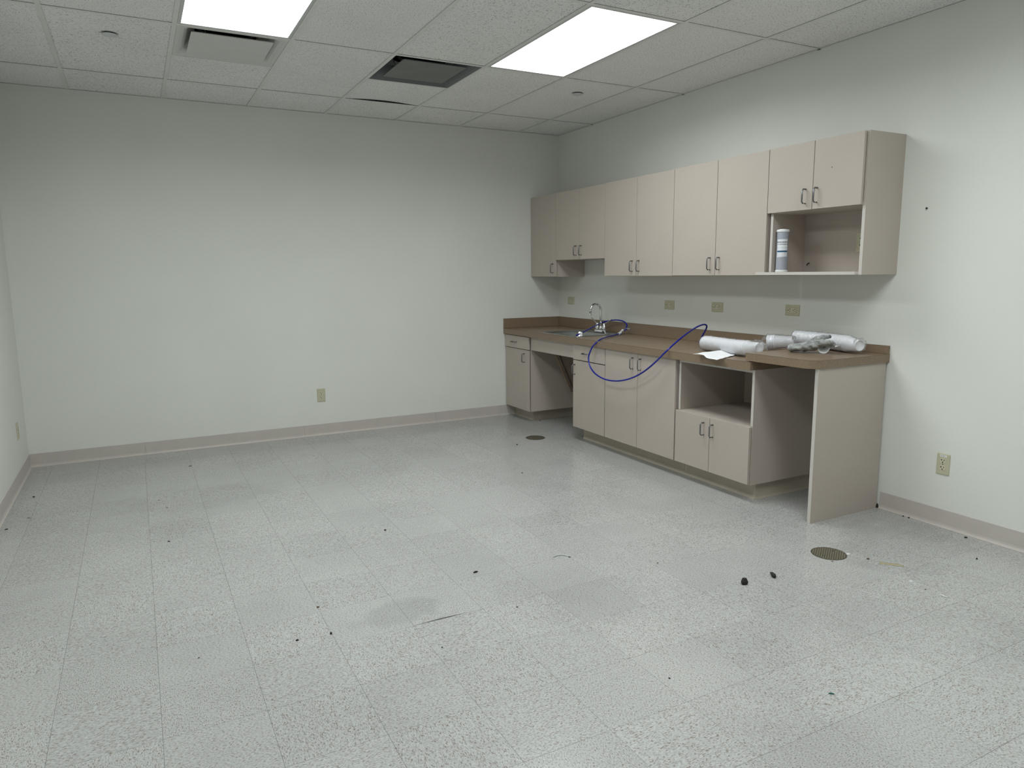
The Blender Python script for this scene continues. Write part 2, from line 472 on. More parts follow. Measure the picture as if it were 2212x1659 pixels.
# ---------------------------------------------------------------- floor of 12 inch vinyl tiles
floor = struct(box('floor', XL - T, T, YR - T, T, -0.12, -0.003, 'joint'))
FT = 0.3048; GAP = 0.0008
xs = [0.0]; x = -0.172
while x > XL: xs.append(x); x -= FT
xs.append(XL)
ys = [0.0]; y = -0.3006
while y > YR: ys.append(y); y -= FT
ys.append(YR)
full_mesh = {}
rest = bmesh.new()
DR1 = (-0.850, -3.951, 0.083); DR2 = (-0.862, -1.026, 0.083)     # floor cleanout covers
lift_px = px_on(930, 1345, 2, 0)
for i in range(len(xs) - 1):
    for j in range(len(ys) - 1):
        x1, x0, y1, y0 = xs[i] - GAP / 2, xs[i + 1] + GAP / 2, ys[j] - GAP / 2, ys[j + 1] + GAP / 2
        cxx, cyy = (x0 + x1) / 2, (y0 + y1) / 2
        vis = False
        for qx, qy in ((x0, y0), (x0, y1), (x1, y0), (x1, y1), (cxx, cyy)):
            q = to_px((qx, qy, 0))
            if q and -10 < q[0] < IMG_W + 10 and -10 < q[1] < IMG_H + 10: vis = True
        if cxx > -0.50 and -3.6 < cyy: vis = False if cyy < -1.25 or cyy > -0.37 else vis
        mk = 'tile_x' if (i + j) % 2 else 'tile_y'
        if not vis:
            add_box(rest, x0, x1, y0, y1, -0.003, 0.0); continue
        lifted = x0 <= lift_px.x <= x1 and y0 <= -3.60 <= y1
        w, h = x1 - x0, y1 - y0
        if lifted:
            bm = bmesh.new(); nx, ny = 24, 12
            grid = [[None] * (ny + 1) for _ in range(nx + 1)]
            for a in range(nx + 1):
                for b in range(ny + 1):
                    px_, py_ = x0 + w * a / nx, y0 + h * b / ny
                    t = a / nx
                    prof = max(0.0, math.sin(math.pi * min(1.0, t / 0.78))) if t < 0.78 else 0.0
                    zz = 0.0045 * prof * max(0.0, 1 - (py_ - y0) / 0.06) ** 1.5
                    grid[a][b] = bm.verts.new((px_, py_, zz))
            for a in range(nx):
                for b in range(ny):
                    bm.faces.new((grid[a][b], grid[a + 1][b], grid[a + 1][b + 1], grid[a][b + 1]))
            r = bmesh.ops.extrude_face_region(bm, geom=list(bm.faces))
            for v in [e for e in r['geom'] if isinstance(e, bmesh.types.BMVert)]: v.co.z -= 0.0028
            finish('floor_tile', bm, mk, floor, origin=(cxx, cyy, 0))
            continue
        key = (round(w, 4), round(h, 4), mk)
        if key not in full_mesh:
            o = box('floor_tile', x0, x1, y0, y1, -0.003, 0.0, mk, floor)
            full_mesh[key] = o
        else:
            o = full_mesh[key].copy(); COL.objects.link(o); o.parent = floor
            o.location = Vector((cxx, cyy, -0.0015)) - floor.location
rs = finish('floor_tile_field', rest, 'tile_x', floor); rs['kind'] = 'stuff'

# ---------------------------------------------------------------- vinyl cove base along the walls
PROF = [(0, 0), (0.013, 0), (0.013, 0.0025), (0.0085, 0.006), (0.005, 0.0125), (0.0032, 0.022), (0.0030, 0.0995), (0.0015, 0.1016), (0, 0.1016)]
def base_strip(parent, wall, a0, a1):
    if wall == 'back':  poly = [(-d, z) for d, z in PROF]; return prism('base_strip', poly, 0, a0, a1, 'base', parent)
    if wall == 'right': poly = [(-d, z) for d, z in PROF]; return prism('base_strip', poly, 1, a0, a1, 'base', parent)
    if wall == 'left':  poly = [(XL + d, z) for d, z in PROF]; return prism('base_strip', poly, 1, a0, a1, 'base', parent)
    if wall == 'rear':  poly = [(YR + d, z) for d, z in PROF]; return prism('base_strip', poly, 0, a0, a1, 'base', parent)
def baseboard(name, loc, wall, cuts):
    e = bpy.data.objects.new(name, None); COL.objects.link(e); e.location = loc; e['kind'] = 'structure'; e.empty_display_size = 0.05
    for a, b in zip(cuts[:-1], cuts[1:]): base_strip(e, wall, a - 0.0006, b + 0.0006)
baseboard('baseboard_back', (-2.5, 0, 0), 'back', [-0.517, -1.366, -2.585, -3.82, XL])
baseboard('baseboard_right', (0, -5.4, 0), 'right', [-3.624, -4.84, -6.06, YR])
baseboard('baseboard_left', (XL, -3.6, 0), 'left', [-0.014, -1.22, -2.44, -3.66, -4.88, -6.10, YR])
baseboard('baseboard_rear', (-2.3, YR, 0), 'rear', [-0.014, -1.22, -2.44, -3.66, XL + 0.014])

# ---------------------------------------------------------------- suspended ceiling
ceiling = struct(box('ceiling', XL - T, T, YR - T, T, TOP, TOP + 0.1, 'plenum_shade'))
KX = [-0.4501 - G * k for k in range(7)]
colx = [0.0] + KX + [XL]
MY = []; y = -0.5845
while y > YR + 0.05: MY.append(y); y -= 2 * G
rowy = [0.0] + MY + [YR]
TW = 0.012                                   # half width of a tee
def tee_x(x0, x1, y, name='cross_tee'):
    bm = bmesh.new()
    add_box(bm, x0, x1, y - TW, y + TW, H, H + 0.0012); add_box(bm, x0, x1, y - 0.001, y + 0.001, H + 0.0012, H + 0.036)
    bm.faces.ensure_lookup_table()
    for f in bm.faces[6:]: f.material_index = 1  # web coloured dark to paint the shade in the bowed tile's gap
    finish(name, bm, ['tee', 'plenum_shade'], ceiling)
for xk in KX:
    bm = bmesh.new()
    add_box(bm, xk - TW, xk + TW, YR + 0.0, 0, H - 0.0004, H + 0.0012); add_box(bm, xk - 0.001, xk + 0.001, YR, 0, H + 0.0012, H + 0.038)
    finish('main_runner', bm, 'tee', ceiling)
LIGHT_CELLS = {(2, 2), (5, 2), (2, 4), (5, 4)}       # (column, row) into colx / rowy
VENT_CELLS = {(5, 1): 'white', (3, 1): 'dark'}
tile_cache = {}
def ctile(x0, x1, y0, y1, bow=False):
    x0, x1 = min(x0, x1) + 0.004, max(x0, x1) - 0.004; y0, y1 = min(y0, y1) + 0.004, max(y0, y1) - 0.004
    if bow:
        bm = bmesh.new(); n = 24; g = []
        for a in range(n + 1):
            row = []
            for b in range(n + 1):
                u, v = a / n, b / n
                zz = H + 0.0030 + 0.011 * max(0.0, math.sin(math.pi * min(1, max(0, (u - 0.03) / 0.95)))) ** 1.3 * max(0, (v - 0.55) / 0.45) ** 1.8
                row.append(bm.verts.new((x0 + (x1 - x0) * u, y0 + (y1 - y0) * v - 0.009 * max(0, v - 0.9) * 10, zz)))
            g.append(row)
        for a in range(n):
            for b in range(n): bm.faces.new((g[a][b], g[a + 1][b], g[a + 1][b + 1], g[a][b + 1]))
        r = bmesh.ops.extrude_face_region(bm, geom=list(bm.faces))
        for v in [e for e in r['geom'] if isinstance(e, bmesh.types.BMVert)]: v.co.z += 0.012
        return finish('ceiling_tile', bm, 'ctile', ceiling)
    key = (round(x1 - x0, 3), round(y1 - y0, 3))
    if key in tile_cache:
        o = tile_cache[key].copy(); COL.objects.link(o); o.parent = ceiling
        o.location = Vector(((x0 + x1) / 2, (y0 + y1) / 2, H + 0.0035 + 0.007)) - ceiling.location
        return o
    o = box('ceiling_tile', x0, x1, y0, y1, H + 0.0035, H + 0.0175, 'ctile', ceiling)
    tile_cache[key] = o
    return o
for ci in range(len(colx) - 1):
    for ri in range(len(rowy) - 1):
        xa, xb, ya, yb = colx[ci], colx[ci + 1], rowy[ri], rowy[ri + 1]
        if ri < len(rowy) - 2:
            tee_x(xb + (TW if ci < len(colx) - 2 else 0), xa - (TW if ci > 0 else 0), yb)
        if (ci, ri) in LIGHT_CELLS: continue
        if (ci, ri) in VENT_CELLS:
            ym = ya - G
            tee_x(xb + TW, xa - TW, ym)
            ctile(xa, xb, ya, ym, bow=(VENT_CELLS[(ci, ri)] == 'dark'))
            continue
        ctile(xa, xb, ya, yb)
for nm, args in (('wall_angle', (XL, 0, -0.014, 0)), ('wall_angle', (-0.014, 0, YR, -0.014)), ('wall_angle', (XL, XL + 0.014, YR, -0.014)), ('wall_angle', (XL, 0, YR, YR + 0.014))):
    box(nm, args[0], args[1], args[2], args[3], H, H + 0.0012, 'tee', ceiling)

# ---------------------------------------------------------------- light troffers
def ceiling_light(ci, ri, label):
    xa, xb, ya, yb = colx[ci] - TW, colx[ci + 1] + TW, rowy[ri] - TW, rowy[ri + 1] + TW
    cx_, cy_ = (xa + xb) / 2, (ya + yb) / 2
    t = thing('ceiling_light', (cx_, cy_, H), label, 'ceiling light', 'recessed ceiling light panels')
    hx, hy = (xa - xb) / 2 - 0.001, (ya - yb) / 2 - 0.001
    fw = 0.017
    bm = bmesh.new()
    for (z0, z1, o0, o1) in ((H + 0.0005, H + 0.006, 0, fw),):
        add_box(bm, cx_ - hx, cx_ + hx, cy_ + hy - fw, cy_ + hy, z0, z1); add_box(bm, cx_ - hx, cx_ + hx, cy_ - hy, cy_ - hy + fw, z0, z1)
        add_box(bm, cx_ - hx, cx_ - hx + fw, cy_ - hy + fw, cy_ + hy - fw, z0, z1); add_box(bm, cx_ + hx - fw, cx_ + hx, cy_ - hy + fw, cy_ + hy - fw, z0, z1)
    finish('lens_frame', bm, 'fixture', t)
    box('diffuser', cx_ - hx + fw * 0.6, cx_ + hx - fw * 0.6, cy_ - hy + fw * 0.6, cy_ + hy - fw * 0.6, H + 0.0065, H + 0.0095, 'diffuser', t)
    ld = bpy.data.lights.new('lamp', 'AREA'); ld.shape = 'RECTANGLE'; ld.size = 2 * (hx - fw); ld.size_y = 2 * (hy - fw)
    ld.energy = LAMP_WATTS; ld.color = LIGHT_COLOR; ld.spread = math.radians(LAMP_SPREAD)
    lo = bpy.data.objects.new('lamp', ld); COL.objects.link(lo); lo.parent = t; lo.location = (0, 0, 0.0055)
    bm = bmesh.new()
    add_box(bm, cx_ - hx, cx_ + hx, cy_ - hy, cy_ + hy, H + 0.085, H + 0.09)
    for a in (-1, 1):
        add_box(bm, cx_ + a * hx, cx_ + a * (hx - 0.004), cy_ - hy, cy_ + hy, H + 0.0062, H + 0.085)
        add_box(bm, cx_ - hx + 0.004, cx_ + hx - 0.004, cy_ + a * hy, cy_ + a * (hy - 0.004), H + 0.0062, H + 0.085)
    finish('housing', bm, 'fixture', t)
ceiling_light(5, 2, 'glowing white ceiling light panel directly beside the white square air vent')
ceiling_light(2, 2, 'glowing white ceiling light panel closest to the wall cabinets')
ceiling_light(5, 4, 'ceiling light panel out of view behind, in line with the white vent')
ceiling_light(2, 4, 'ceiling light panel out of view behind, on the wall cabinet side')

# ---------------------------------------------------------------- air vents (square plaque diffusers)
def vent(ci, ri, dark, label):
    xa, xb = colx[ci] - TW, colx[ci + 1] + TW
    ya = rowy[ri] - G - TW; yb = rowy[ri + 1] + TW
    cx_, cy_ = (xa + xb) / 2, (ya + yb) / 2
    hx, hy = (xa - xb) / 2 - 0.001, (ya - yb) / 2 - 0.001
    t = thing('air_vent', (cx_, cy_, H), label, 'air vent', 'square ceiling air vents')
    mp = 'vent_dark' if dark else 'vent'
    bm = bmesh.new()
    # curved pan as square loops rising to a neck
    steps = [(1.0, 0.0), (0.93, 0.001), (0.86, 0.008), (0.80, 0.022), (0.74, 0.045), (0.66, 0.075), (0.60, 0.095)] if not dark else \
            [(1.0, 0.0), (0.985, 0.002), (0.95, 0.012), (0.90, 0.030), (0.84, 0.055), (0.74, 0.085), (0.62, 0.10)]
    loops = []
    for s, dz in steps:
        r = 0.003 + (1 - s) * 0.25
        loops.append([bm.verts.new((p[0], p[1], H + 0.0008 + dz)) for p in rrect(cx_, cy_, hx * s, hy * s, r, 4)])
    for a, b in zip(loops[:-1], loops[1:]):
        n = len(a)
        for k in range(n): bm.faces.new((a[k], a[(k + 1) % n], b[(k + 1) % n], b[k]))
    finish('pan', bm, mp, t, smooth=False)
    lathe('neck', [(0, 0.17), (0, 0.145), (0.10, 0.145)], (cx_, cy_, H + 0.096), (0, 0, 1), 'duct', t, seg=32, cap0=False)
    box('pan_top', cx_ - hx * 0.62, cx_ + hx * 0.62, cy_ - hy * 0.62, cy_ + hy * 0.62, H + 0.1975, H + 0.2, 'duct', t)
    pz = H - 0.004 if not dark else H + 0.006
    ph = 0.218 if not dark else 0.216
    bm = bmesh.new()
    lo = [bm.verts.new((p[0], p[1], pz)) for p in rrect(cx_, cy_, ph, ph, 0.012 if dark else 0.006, 4)]
    hi = [bm.verts.new((p[0], p[1], pz + 0.004)) for p in rrect(cx_, cy_, ph, ph, 0.012 if dark else 0.006, 4)]
    hi2 = [bm.verts.new((p[0], p[1], pz + 0.013)) for p in rrect(cx_, cy_, ph - 0.02, ph - 0.02, 0.012, 4)]
    n = len(lo)
    for a, b in ((lo, hi), (hi, hi2)):
        for k in range(n): bm.faces.new((a[k], a[(k + 1) % n], b[(k + 1) % n], b[k]))
    bm.faces.new(lo[::-1]); bm.faces.new(hi2)
    finish('plaque', bm, 'vent_plate' if dark else 'vent', t)
    for sx in (-1, 1):
        for sy in (-1, 1):
            sweep('hanger', [(cx_ + sx * 0.13, cy_ + sy * 0.13, pz + 0.012), (cx_ + sx * 0.155, cy_ + sy * 0.155, H + 0.1)], 0.003, mp, t, seg=6)
vent(5, 1, False, 'white square air vent with a flat plate, beside a ceiling light')
vent(3, 1, True, 'dark grey square ceiling vent with a grey centre plate')

def sprinkler(u, v, label):
    q = px_on(u, v, 2, H)
    t = thing('sprinkler_cover', (q.x, q.y, H), label, 'sprinkler', 'flat round sprinkler covers')
    lathe('cover_plate', [(0, 0.030), (0.0, 0.0405), (0.0012, 0.0415), (0.003, 0.0415)], (q.x, q.y, H - 0.0075), (0, 0, 1), 'disc', t, seg=36)
    lathe('shadow_ring', [(0, 0.034), (0.0058, 0.034)], (q.x, q.y, H - 0.0045), (0, 0, 1), 'black', t, seg=28)  # black ring paints the thin shadow around the cover
sprinkler(236, 73, 'round white sprinkler cover in the ceiling tile left of the white vent')
sprinkler(1247, 202, 'round white sprinkler cover between the right light panel and the cabinet wall')

# ================================================================== CABINETS
TK = 0.018
def handle(parent, y, z, xf, vertical=True, L=0.080):
    """bent wire pull on a door whose front is at x=xf"""
    so = 0.030; r = 0.0043; h = L / 2
    if vertical: pts = [(xf, y, z - h), (xf - so * 0.72, y, z - h), (xf - so, y, z - h + 0.009), (xf - so, y, z + h - 0.009), (xf - so * 0.72, y, z + h), (xf, y, z + h)]
    else: pts = [(xf, y - h, z), (xf - so * 0.72, y - h, z), (xf - so, y - h + 0.009, z), (xf - so, y + h - 0.009, z), (xf - so * 0.72, y + h, z), (xf, y + h, z)]
    return sweep('handle', pts, r, 'handle', parent, seg=10)
def door(t, y0, y1, z0, z1, xf, hy=None, hz=None):
    g = 0.0020
    d = box('door', xf, xf + TK, y0 - g, y1 + g, z0 + g, z1 - g, 'lam', t, bevel=0.0008)
    if hy is not None: handle(d, hy, hz, xf)
    return d

UF = -0.322          # front of the wall cabinet doors
UC = UF + TK + 0.004 # front of the wall cabinet boxes
ZT = 2.116; ZB = 1.361
def wall_carcass(t, y0, y1, z0, z1, bottom=True):
    box('side_panel', UC, 0, y0, y0 - TK, z0, z1, 'lam', t); box('side_panel', UC, 0, y1 + TK, y1, z0, z1, 'lam', t)
    box('top_panel', UC, 0, y0 - TK, y1 + TK, z1 - TK, z1, 'lam', t)
    if bottom: box('bottom_panel', UC, 0, y0 - TK, y1 + TK, z0, z0 + TK, 'lam', t)
    box('back_panel', -0.006, -0.0005, y0 - TK, y1 + TK, z0 + TK, z1 - TK, 'lam', t)
HB = 0.078           # handle centre above the bottom of a wall door
uy = [-0.004, -0.468, -0.861, -1.250, -1.673, -2.102, -2.534, -2.968, -3.296, -3.612]
GRP_U = 'beige wall cabinets'
t = thing('wall_cabinet', (-0.15, -0.236, ZB), 'narrow single-door beige wall cabinet in the corner of the room', 'wall cabinet', GRP_U)
wall_carcass(t, uy[0], uy[1], ZB - 0.004, ZT - 0.004)
door(t, uy[0], uy[1], ZB - 0.004, ZT - 0.004, UF, uy[1] + 0.045, ZB + HB - 0.004)
t = thing('wall_cabinet', (-0.15, -0.859, 1.507), 'short two-door beige wall cabinet above the sink', 'wall cabinet', GRP_U)
wall_carcass(t, uy[1] - 0.001, uy[3], 1.507, ZT - 0.003)
door(t, uy[1], uy[2], 1.507, ZT - 0.003, UF, uy[2] + 0.045, 1.507 + HB); door(t, uy[2], uy[3], 1.507, ZT - 0.003, UF, uy[2] - 0.040, 1.507 + HB)
t = thing('wall_cabinet', (-0.15, -1.676, ZB), 'tall two-door beige wall cabinet next to the short one over the sink', 'wall cabinet', GRP_U)
wall_carcass(t, uy[3] - 0.001, uy[5], ZB, ZT)
door(t, uy[3], uy[4], ZB, ZT, UF, uy[4] + 0.045, ZB + HB); door(t, uy[4], uy[5], ZB, ZT, UF, uy[4] - 0.040, ZB + HB)
t = thing('wall_cabinet', (-0.15, -2.535, ZB), 'tall two-door beige wall cabinet adjoining the cabinet with the open niche', 'wall cabinet', GRP_U)
wall_carcass(t, uy[5] - 0.001, uy[7], ZB + 0.002, ZT + 0.003)
door(t, uy[5], uy[6], ZB + 0.002, ZT + 0.003, UF, uy[6] + 0.045, ZB + HB + 0.004); door(t, uy[6], uy[7], ZB + 0.002, ZT + 0.003, UF, uy[6] - 0.040, ZB + HB + 0.004)
# cabinet with open niche
ZN = 1.737; YE = -3.626; ZT5 = 2.121; ZS = 1.366
t = thing('wall_cabinet', (-0.15, -3.297, ZS), 'beige wall cabinet with two short doors over an open niche', 'wall cabinet', GRP_U)
y0 = uy[7] - 0.014
box('side_panel', UC, 0, y0, y0 - TK, ZS, ZT5, ['lam'], t); o = box('end_panel', UC, 0, YE + TK, YE, ZS, ZT5, 'lam', t)
box('edge_band', UC - 0.0012, UC, y0, y0 - TK, ZS + 0.02, ZN - 0.004, 'lam_edge', t); box('edge_band', UC - 0.0012, UC, YE + TK, YE, ZS, ZN - 0.004, 'lam_edge', t)
box('top_panel', UC, 0, y0 - TK, YE + TK, ZT5 - TK, ZT5, 'lam', t)
box('middle_shelf', UC, -0.0125, y0 - TK, YE + TK, ZN - 0.002, ZN + 0.016, 'lam', t)
box('niche_shelf', UC + 0.001, -0.0125, y0 - TK, YE + TK, ZS + 0.001, ZS + 0.017, 'lam', t)
box('back_panel', -0.012, -0.0005, y0 - TK, YE + TK, ZS, ZT5 - TK, 'lam', t)
box('shelf_nosing', UF - 0.013, UF - 0.001, -2.905, YE + TK - 0.001, ZS, ZS + 0.0175, 'lam_edge', t, bevel=0.001)
d = door(t, uy[7], uy[8], ZN, ZT5, UF, uy[8] + 0.047, ZN + HB)
d = door(t, uy[8], uy[9], ZN, ZT5, UF, uy[8] - 0.032, ZN + HB)
q = px_on(1797, 361, 0, UF)
lathe('screw_hole', [(0, 0.0035), (0.0004, 0.003)], (UF - 0.0001, q.y, q.z), (-1, 0, 0), 'debris_brown', d, seg=10)
q = px_on(1748, 570, 0, -0.0125)
sweep('wire_stub', [(-0.012, q.y, q.z + 0.004), (-0.022, q.y - 0.003, q.z + 0.005), (-0.027, q.y + 0.004, q.z - 0.003), (-0.024, q.y + 0.008, q.z - 0.008)], 0.0035, 'black', t, seg=8)

# base cabinets
LF = -0.615; LC = LF + TK + 0.004; LZT = 0.8125; LZB = 0.108; TOEX = -0.515
GRP_L = 'beige base cabinets'
def base_carcass(t, y0, y1, top_panel=False, z1=LZT):
    box('side_panel', LC, -0.001, y0, y0 - TK, LZB, z1, 'lam', t); box('side_panel', LC, -0.001, y1 + TK, y1, LZB, z1, 'lam', t)
    box('bottom_panel', LC, -0.001, y0 - TK, y1 + TK, LZB, LZB + TK, 'lam', t)
    box('back_panel', -0.008, -0.001, y0 - TK, y1 + TK, LZB + TK, z1, 'lam', t)
    box('front_rail', LC, LC + 0.07, y0 - TK, y1 + TK, z1 - TK, z1, 'lam', t)
def toe(t, y0, y1, left_end=False, right_end=False):
    box('toe_kick', TOEX + 0.003, -0.02 if not (left_end and y0 > -0.5) else -0.02, y0, y1, 0.0, LZB, 'lam', t)
    poly = [(TOEX + 0.003 - d * 0.8, z if z < 0.09 else LZB - 0.002) for d, z in PROF]
    prism('cove_base', poly, 1, y0, y1, 'cove', t)
    if right_end:
        poly = [(y1 - d * 0.8, z if z < 0.09 else LZB - 0.002) for d, z in PROF]
        prism('cove_base', poly, 0, TOEX - 0.0, -0.03, 'cove', t)
    if left_end and y0 < -0.5:
        poly = [(y0 + d * 0.8, z if z < 0.09 else LZB - 0.002) for d, z in PROF]
        prism('cove_base', poly, 0, TOEX - 0.0, -0.03, 'cove', t)
def drawer(t, y0, y1, z0, z1, hy, hz, out=0.0):
    d = box('drawer', LF - out, LF + TK - out, y0 - 0.0016, y1 + 0.0016, z0, z1, 'lam', t, bevel=0.0008)
    handle(d, hy, hz, LF - out, vertical=False)
    return d
HT = 0.078
# corner unit
t = thing('base_cabinet', (-0.3, -0.24, 0), 'narrow beige base cabinet with one drawer, in the room corner left of the sink', 'base cabinet', GRP_L)
base_carcass(t, -0.003, -0.482)
drawer(t, -0.010, -0.478, 0.690, 0.806, -0.204, 0.747, out=0.006)
door(t, -0.010, -0.466, 0.106, 0.686, LF, -0.466 + 0.075, 0.686 - HT)
toe(t, -0.003, -0.375, right_end=True)
# drawer unit right of the sink space
t = thing('base_cabinet', (-0.3, -1.46, 0), 'narrow beige base cabinet with one drawer, directly right of the sink space', 'base cabinet', GRP_L)
base_carcass(t, -1.226, -1.688)
drawer(t, -1.229, -1.686, 0.684, 0.8085, -1.430, 0.744)
door(t, -1.231, -1.685, 0.112, 0.679, LF, -1.231 - 0.030, 0.679 - HT)
toe(t, -1.252, -1.695, left_end=True)
# two-door unit
t = thing('base_cabinet', (-0.3, -2.10, 0), 'beige base cabinet with two tall doors and no drawer', 'base cabinet', GRP_L)
base_carcass(t, -1.690, -2.509)
door(t, -1.690, -2.096, 0.112, 0.811, LF, -2.096 + 0.055, 0.811 - HT); door(t, -2.096, -2.508, 0.112, 0.811, LF, -2.096 - 0.036, 0.811 - HT)
toe(t, -1.697, -2.512)
# unit with open niche over two short doors
t = thing('base_cabinet', (-0.3, -2.85, 0), 'beige base cabinet with an open niche above two short doors', 'base cabinet', GRP_L)
E0, E1 = -2.522, -3.184
base_carcass(t, E0, E1)
box('niche_shelf', LC + 0.0012, -0.0085, E0 - TK, E1 + TK, 0.452, 0.470, 'lam', t)
box('edge_band', LC - 0.0012, LC, E0 - TK, E1 + TK, 0.455, 0.4705, 'lam_edge', t)
box('edge_band', LC - 0.0012, LC, E0, E0 - TK, 0.471, LZT, 'lam_edge', t); box('edge_band', LC - 0.0012, LC, E1 + TK, E1, 0.471, LZT, 'lam_edge', t)
box('edge_band', LC - 0.0012, LC, E0 - TK, E1 + TK, LZT - TK, LZT, 'lam_edge', t)
door(t, -2.516, -2.845, 0.112, 0.470, LF, -2.845 + 0.052, 0.470 - HT - 0.004); door(t, -2.845, -3.180, 0.112, 0.470, LF, -2.845 - 0.030, 0.470 - HT - 0.004)
toe(t, -2.514, -3.150, right_end=True)

# apron in front of the sink
tag(box('apron_panel', -0.598, -0.580, -0.4835, -1.2245, 0.689, LZT, 'lam', None, bevel=0.0006), 'long beige apron panel under the sink between two drawers', 'panel')
# slanted pipe cover under the sink
t = thing('pipe_cover', (-0.42, -1.0, 0.34), 'slanted dark brown pipe cover board in the open space under the sink', 'pipe cover')
def slant(name, ya, yb, off, th, mat):
    A = Vector((-0.515, 0, 0.672)); B = Vector((-0.355, 0, 0.335)); dd = (B - A).normalized(); nn = Vector((-dd.z, 0, dd.x))
    if nn.x > 0: nn = -nn
    C = Vector((-0.325, 0, 0.312))
    pts = [A + nn * off, B + nn * off, C + nn * off * 0.5, C - nn * th, A - nn * (th - 0)]
    prism(name, [(p.x, p.z) for p in pts], 1, ya, yb, mat, t)
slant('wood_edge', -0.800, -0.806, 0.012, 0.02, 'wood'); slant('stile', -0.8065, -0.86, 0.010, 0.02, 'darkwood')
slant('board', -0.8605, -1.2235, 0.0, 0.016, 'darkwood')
for k in range(4):
    f = 0.1 + 0.25 * k
    lathe('screw', [(0, 0.006), (0.002, 0.005)], (-0.515 + 0.16 * f - 0.0095, -0.832, 0.672 - 0.337 * f - 0.0045), (-0.90, 0, -0.43), 'black', t, seg=10)

# end panel carrying the raised counter
t = thing('end_support_panel', (-0.3, -3.603, 0), 'tall beige side panel on the floor holding up the raised counter end', 'panel')
box('panel', -0.578, -0.016, -3.592, -3.613, 0.0, 0.868, 'lam', t, bevel=0.0006)
box('edge_band', -0.5795, -0.578, -3.5925, -3.6125, 0.001, 0.867, 'lam_edge', t)

# ================================================================== COUNTERTOPS
CZ0, CZ1, CX = 0.813, 0.863, -0.635
SX0, SX1, SY0, SY1 = -0.583, -0.062, -0.627, -1.225      # sink rim
ct = thing('countertop', (-0.32, -1.6, CZ0), 'long tan speckled laminate countertop with the sink', 'countertop')
bm = bmesh.new()
ox0, ox1, oy0, oy1 = CX, -0.0005, -0.0005, -3.183
ix0, ix1, iy0, iy1 = SX0 + 0.02, SX1 - 0.02, SY0 - 0.02, SY1 + 0.02
def ring(z): return ([bm.verts.new(p + (z,)) for p in ((ox0, oy0), (ox1, oy0), (ox1, oy1), (ox0, oy1))], [bm.verts.new(p + (z,)) for p in ((ix0, iy0), (ix1, iy0), (ix1, iy1), (ix0, iy1))])
o0, i0 = ring(CZ0); o1, i1 = ring(CZ1)
for k in range(4):
    n = (k + 1) % 4
    bm.faces.new((o1[k], o1[n], i1[n], i1[k])); bm.faces.new((o0[k], i0[k], i0[n], o0[n]))
    bm.faces.new((o0[k], o0[n], o1[n], o1[k])); bm.faces.new((i0[k], i1[k], i1[n], i0[n]))
finish('slab', bm, 'counter', ct)
box('backsplash', -0.020, -0.0005, -0.0205, -3.1365, CZ1, 0.957, 'counter', ct)
box('backsplash', CX, -0.0005, -0.020, -0.0005, CZ1, 0.957, 'counter', ct)
box('seam_line', CX - 0.0003, CX + 0.0012, -0.001, -3.183, CZ1 - 0.0012, CZ1 + 0.0002, 'seam', ct)
box('seam_line', -0.0206, -0.020, -0.0205, -3.1365, CZ1, CZ1 + 0.0022, 'seam', ct)
box('seam_line', CX, -0.0205, -0.0206, -0.020, CZ1, CZ1 + 0.0022, 'seam', ct)
box('seam_line', -0.0204, -0.0190, -0.02, -3.1365, 0.9558, 0.9572, 'seam', ct)
box('seam_line', CX, -0.0204, -0.0204, -0.0190, 0.9558, 0.9572, 'seam', ct)

rt = thing('raised_countertop', (-0.32, -3.38, 0.868), 'short raised tan laminate countertop section with a rounded corner', 'countertop')
RZ0, RZ1 = 0.868, 0.914
def raised_outline(g=0.0):
    pts = [(-0.0005, -3.138), (-0.628 - g, -3.138)]
    r = 0.075; ccx, ccy = -0.628 + r, -3.622 + r
    for k in range(13):
        a = math.radians(180 + 90 * k / 12); pts.append((ccx + (r + g) * math.cos(a), ccy + (r + g) * math.sin(a)))
    pts.append((-0.0005, -3.622 - g))
    return pts
prism('slab', raised_outline(), 2, RZ0, RZ1, 'counter', rt)
prism('seam_line', raised_outline(0.0004), 2, RZ1 - 0.0016, RZ1 - 0.0004, 'seam', rt)
box('backsplash', -0.020, -0.0005, -3.1375, -3.620, RZ1, 0.962, 'counter', rt)
box('seam_line', -0.0206, -0.0200, -3.1375, -3.619, RZ1, RZ1 + 0.002, 'seam', rt)
box('seam_line', -0.0204, -0.0190, -3.1375, -3.620, 0.9608, 0.9622, 'seam', rt)
box('cleat', -0.60, -0.03, -3.1385, -3.180, CZ1 + 0.0004, RZ0, 'counter', rt)

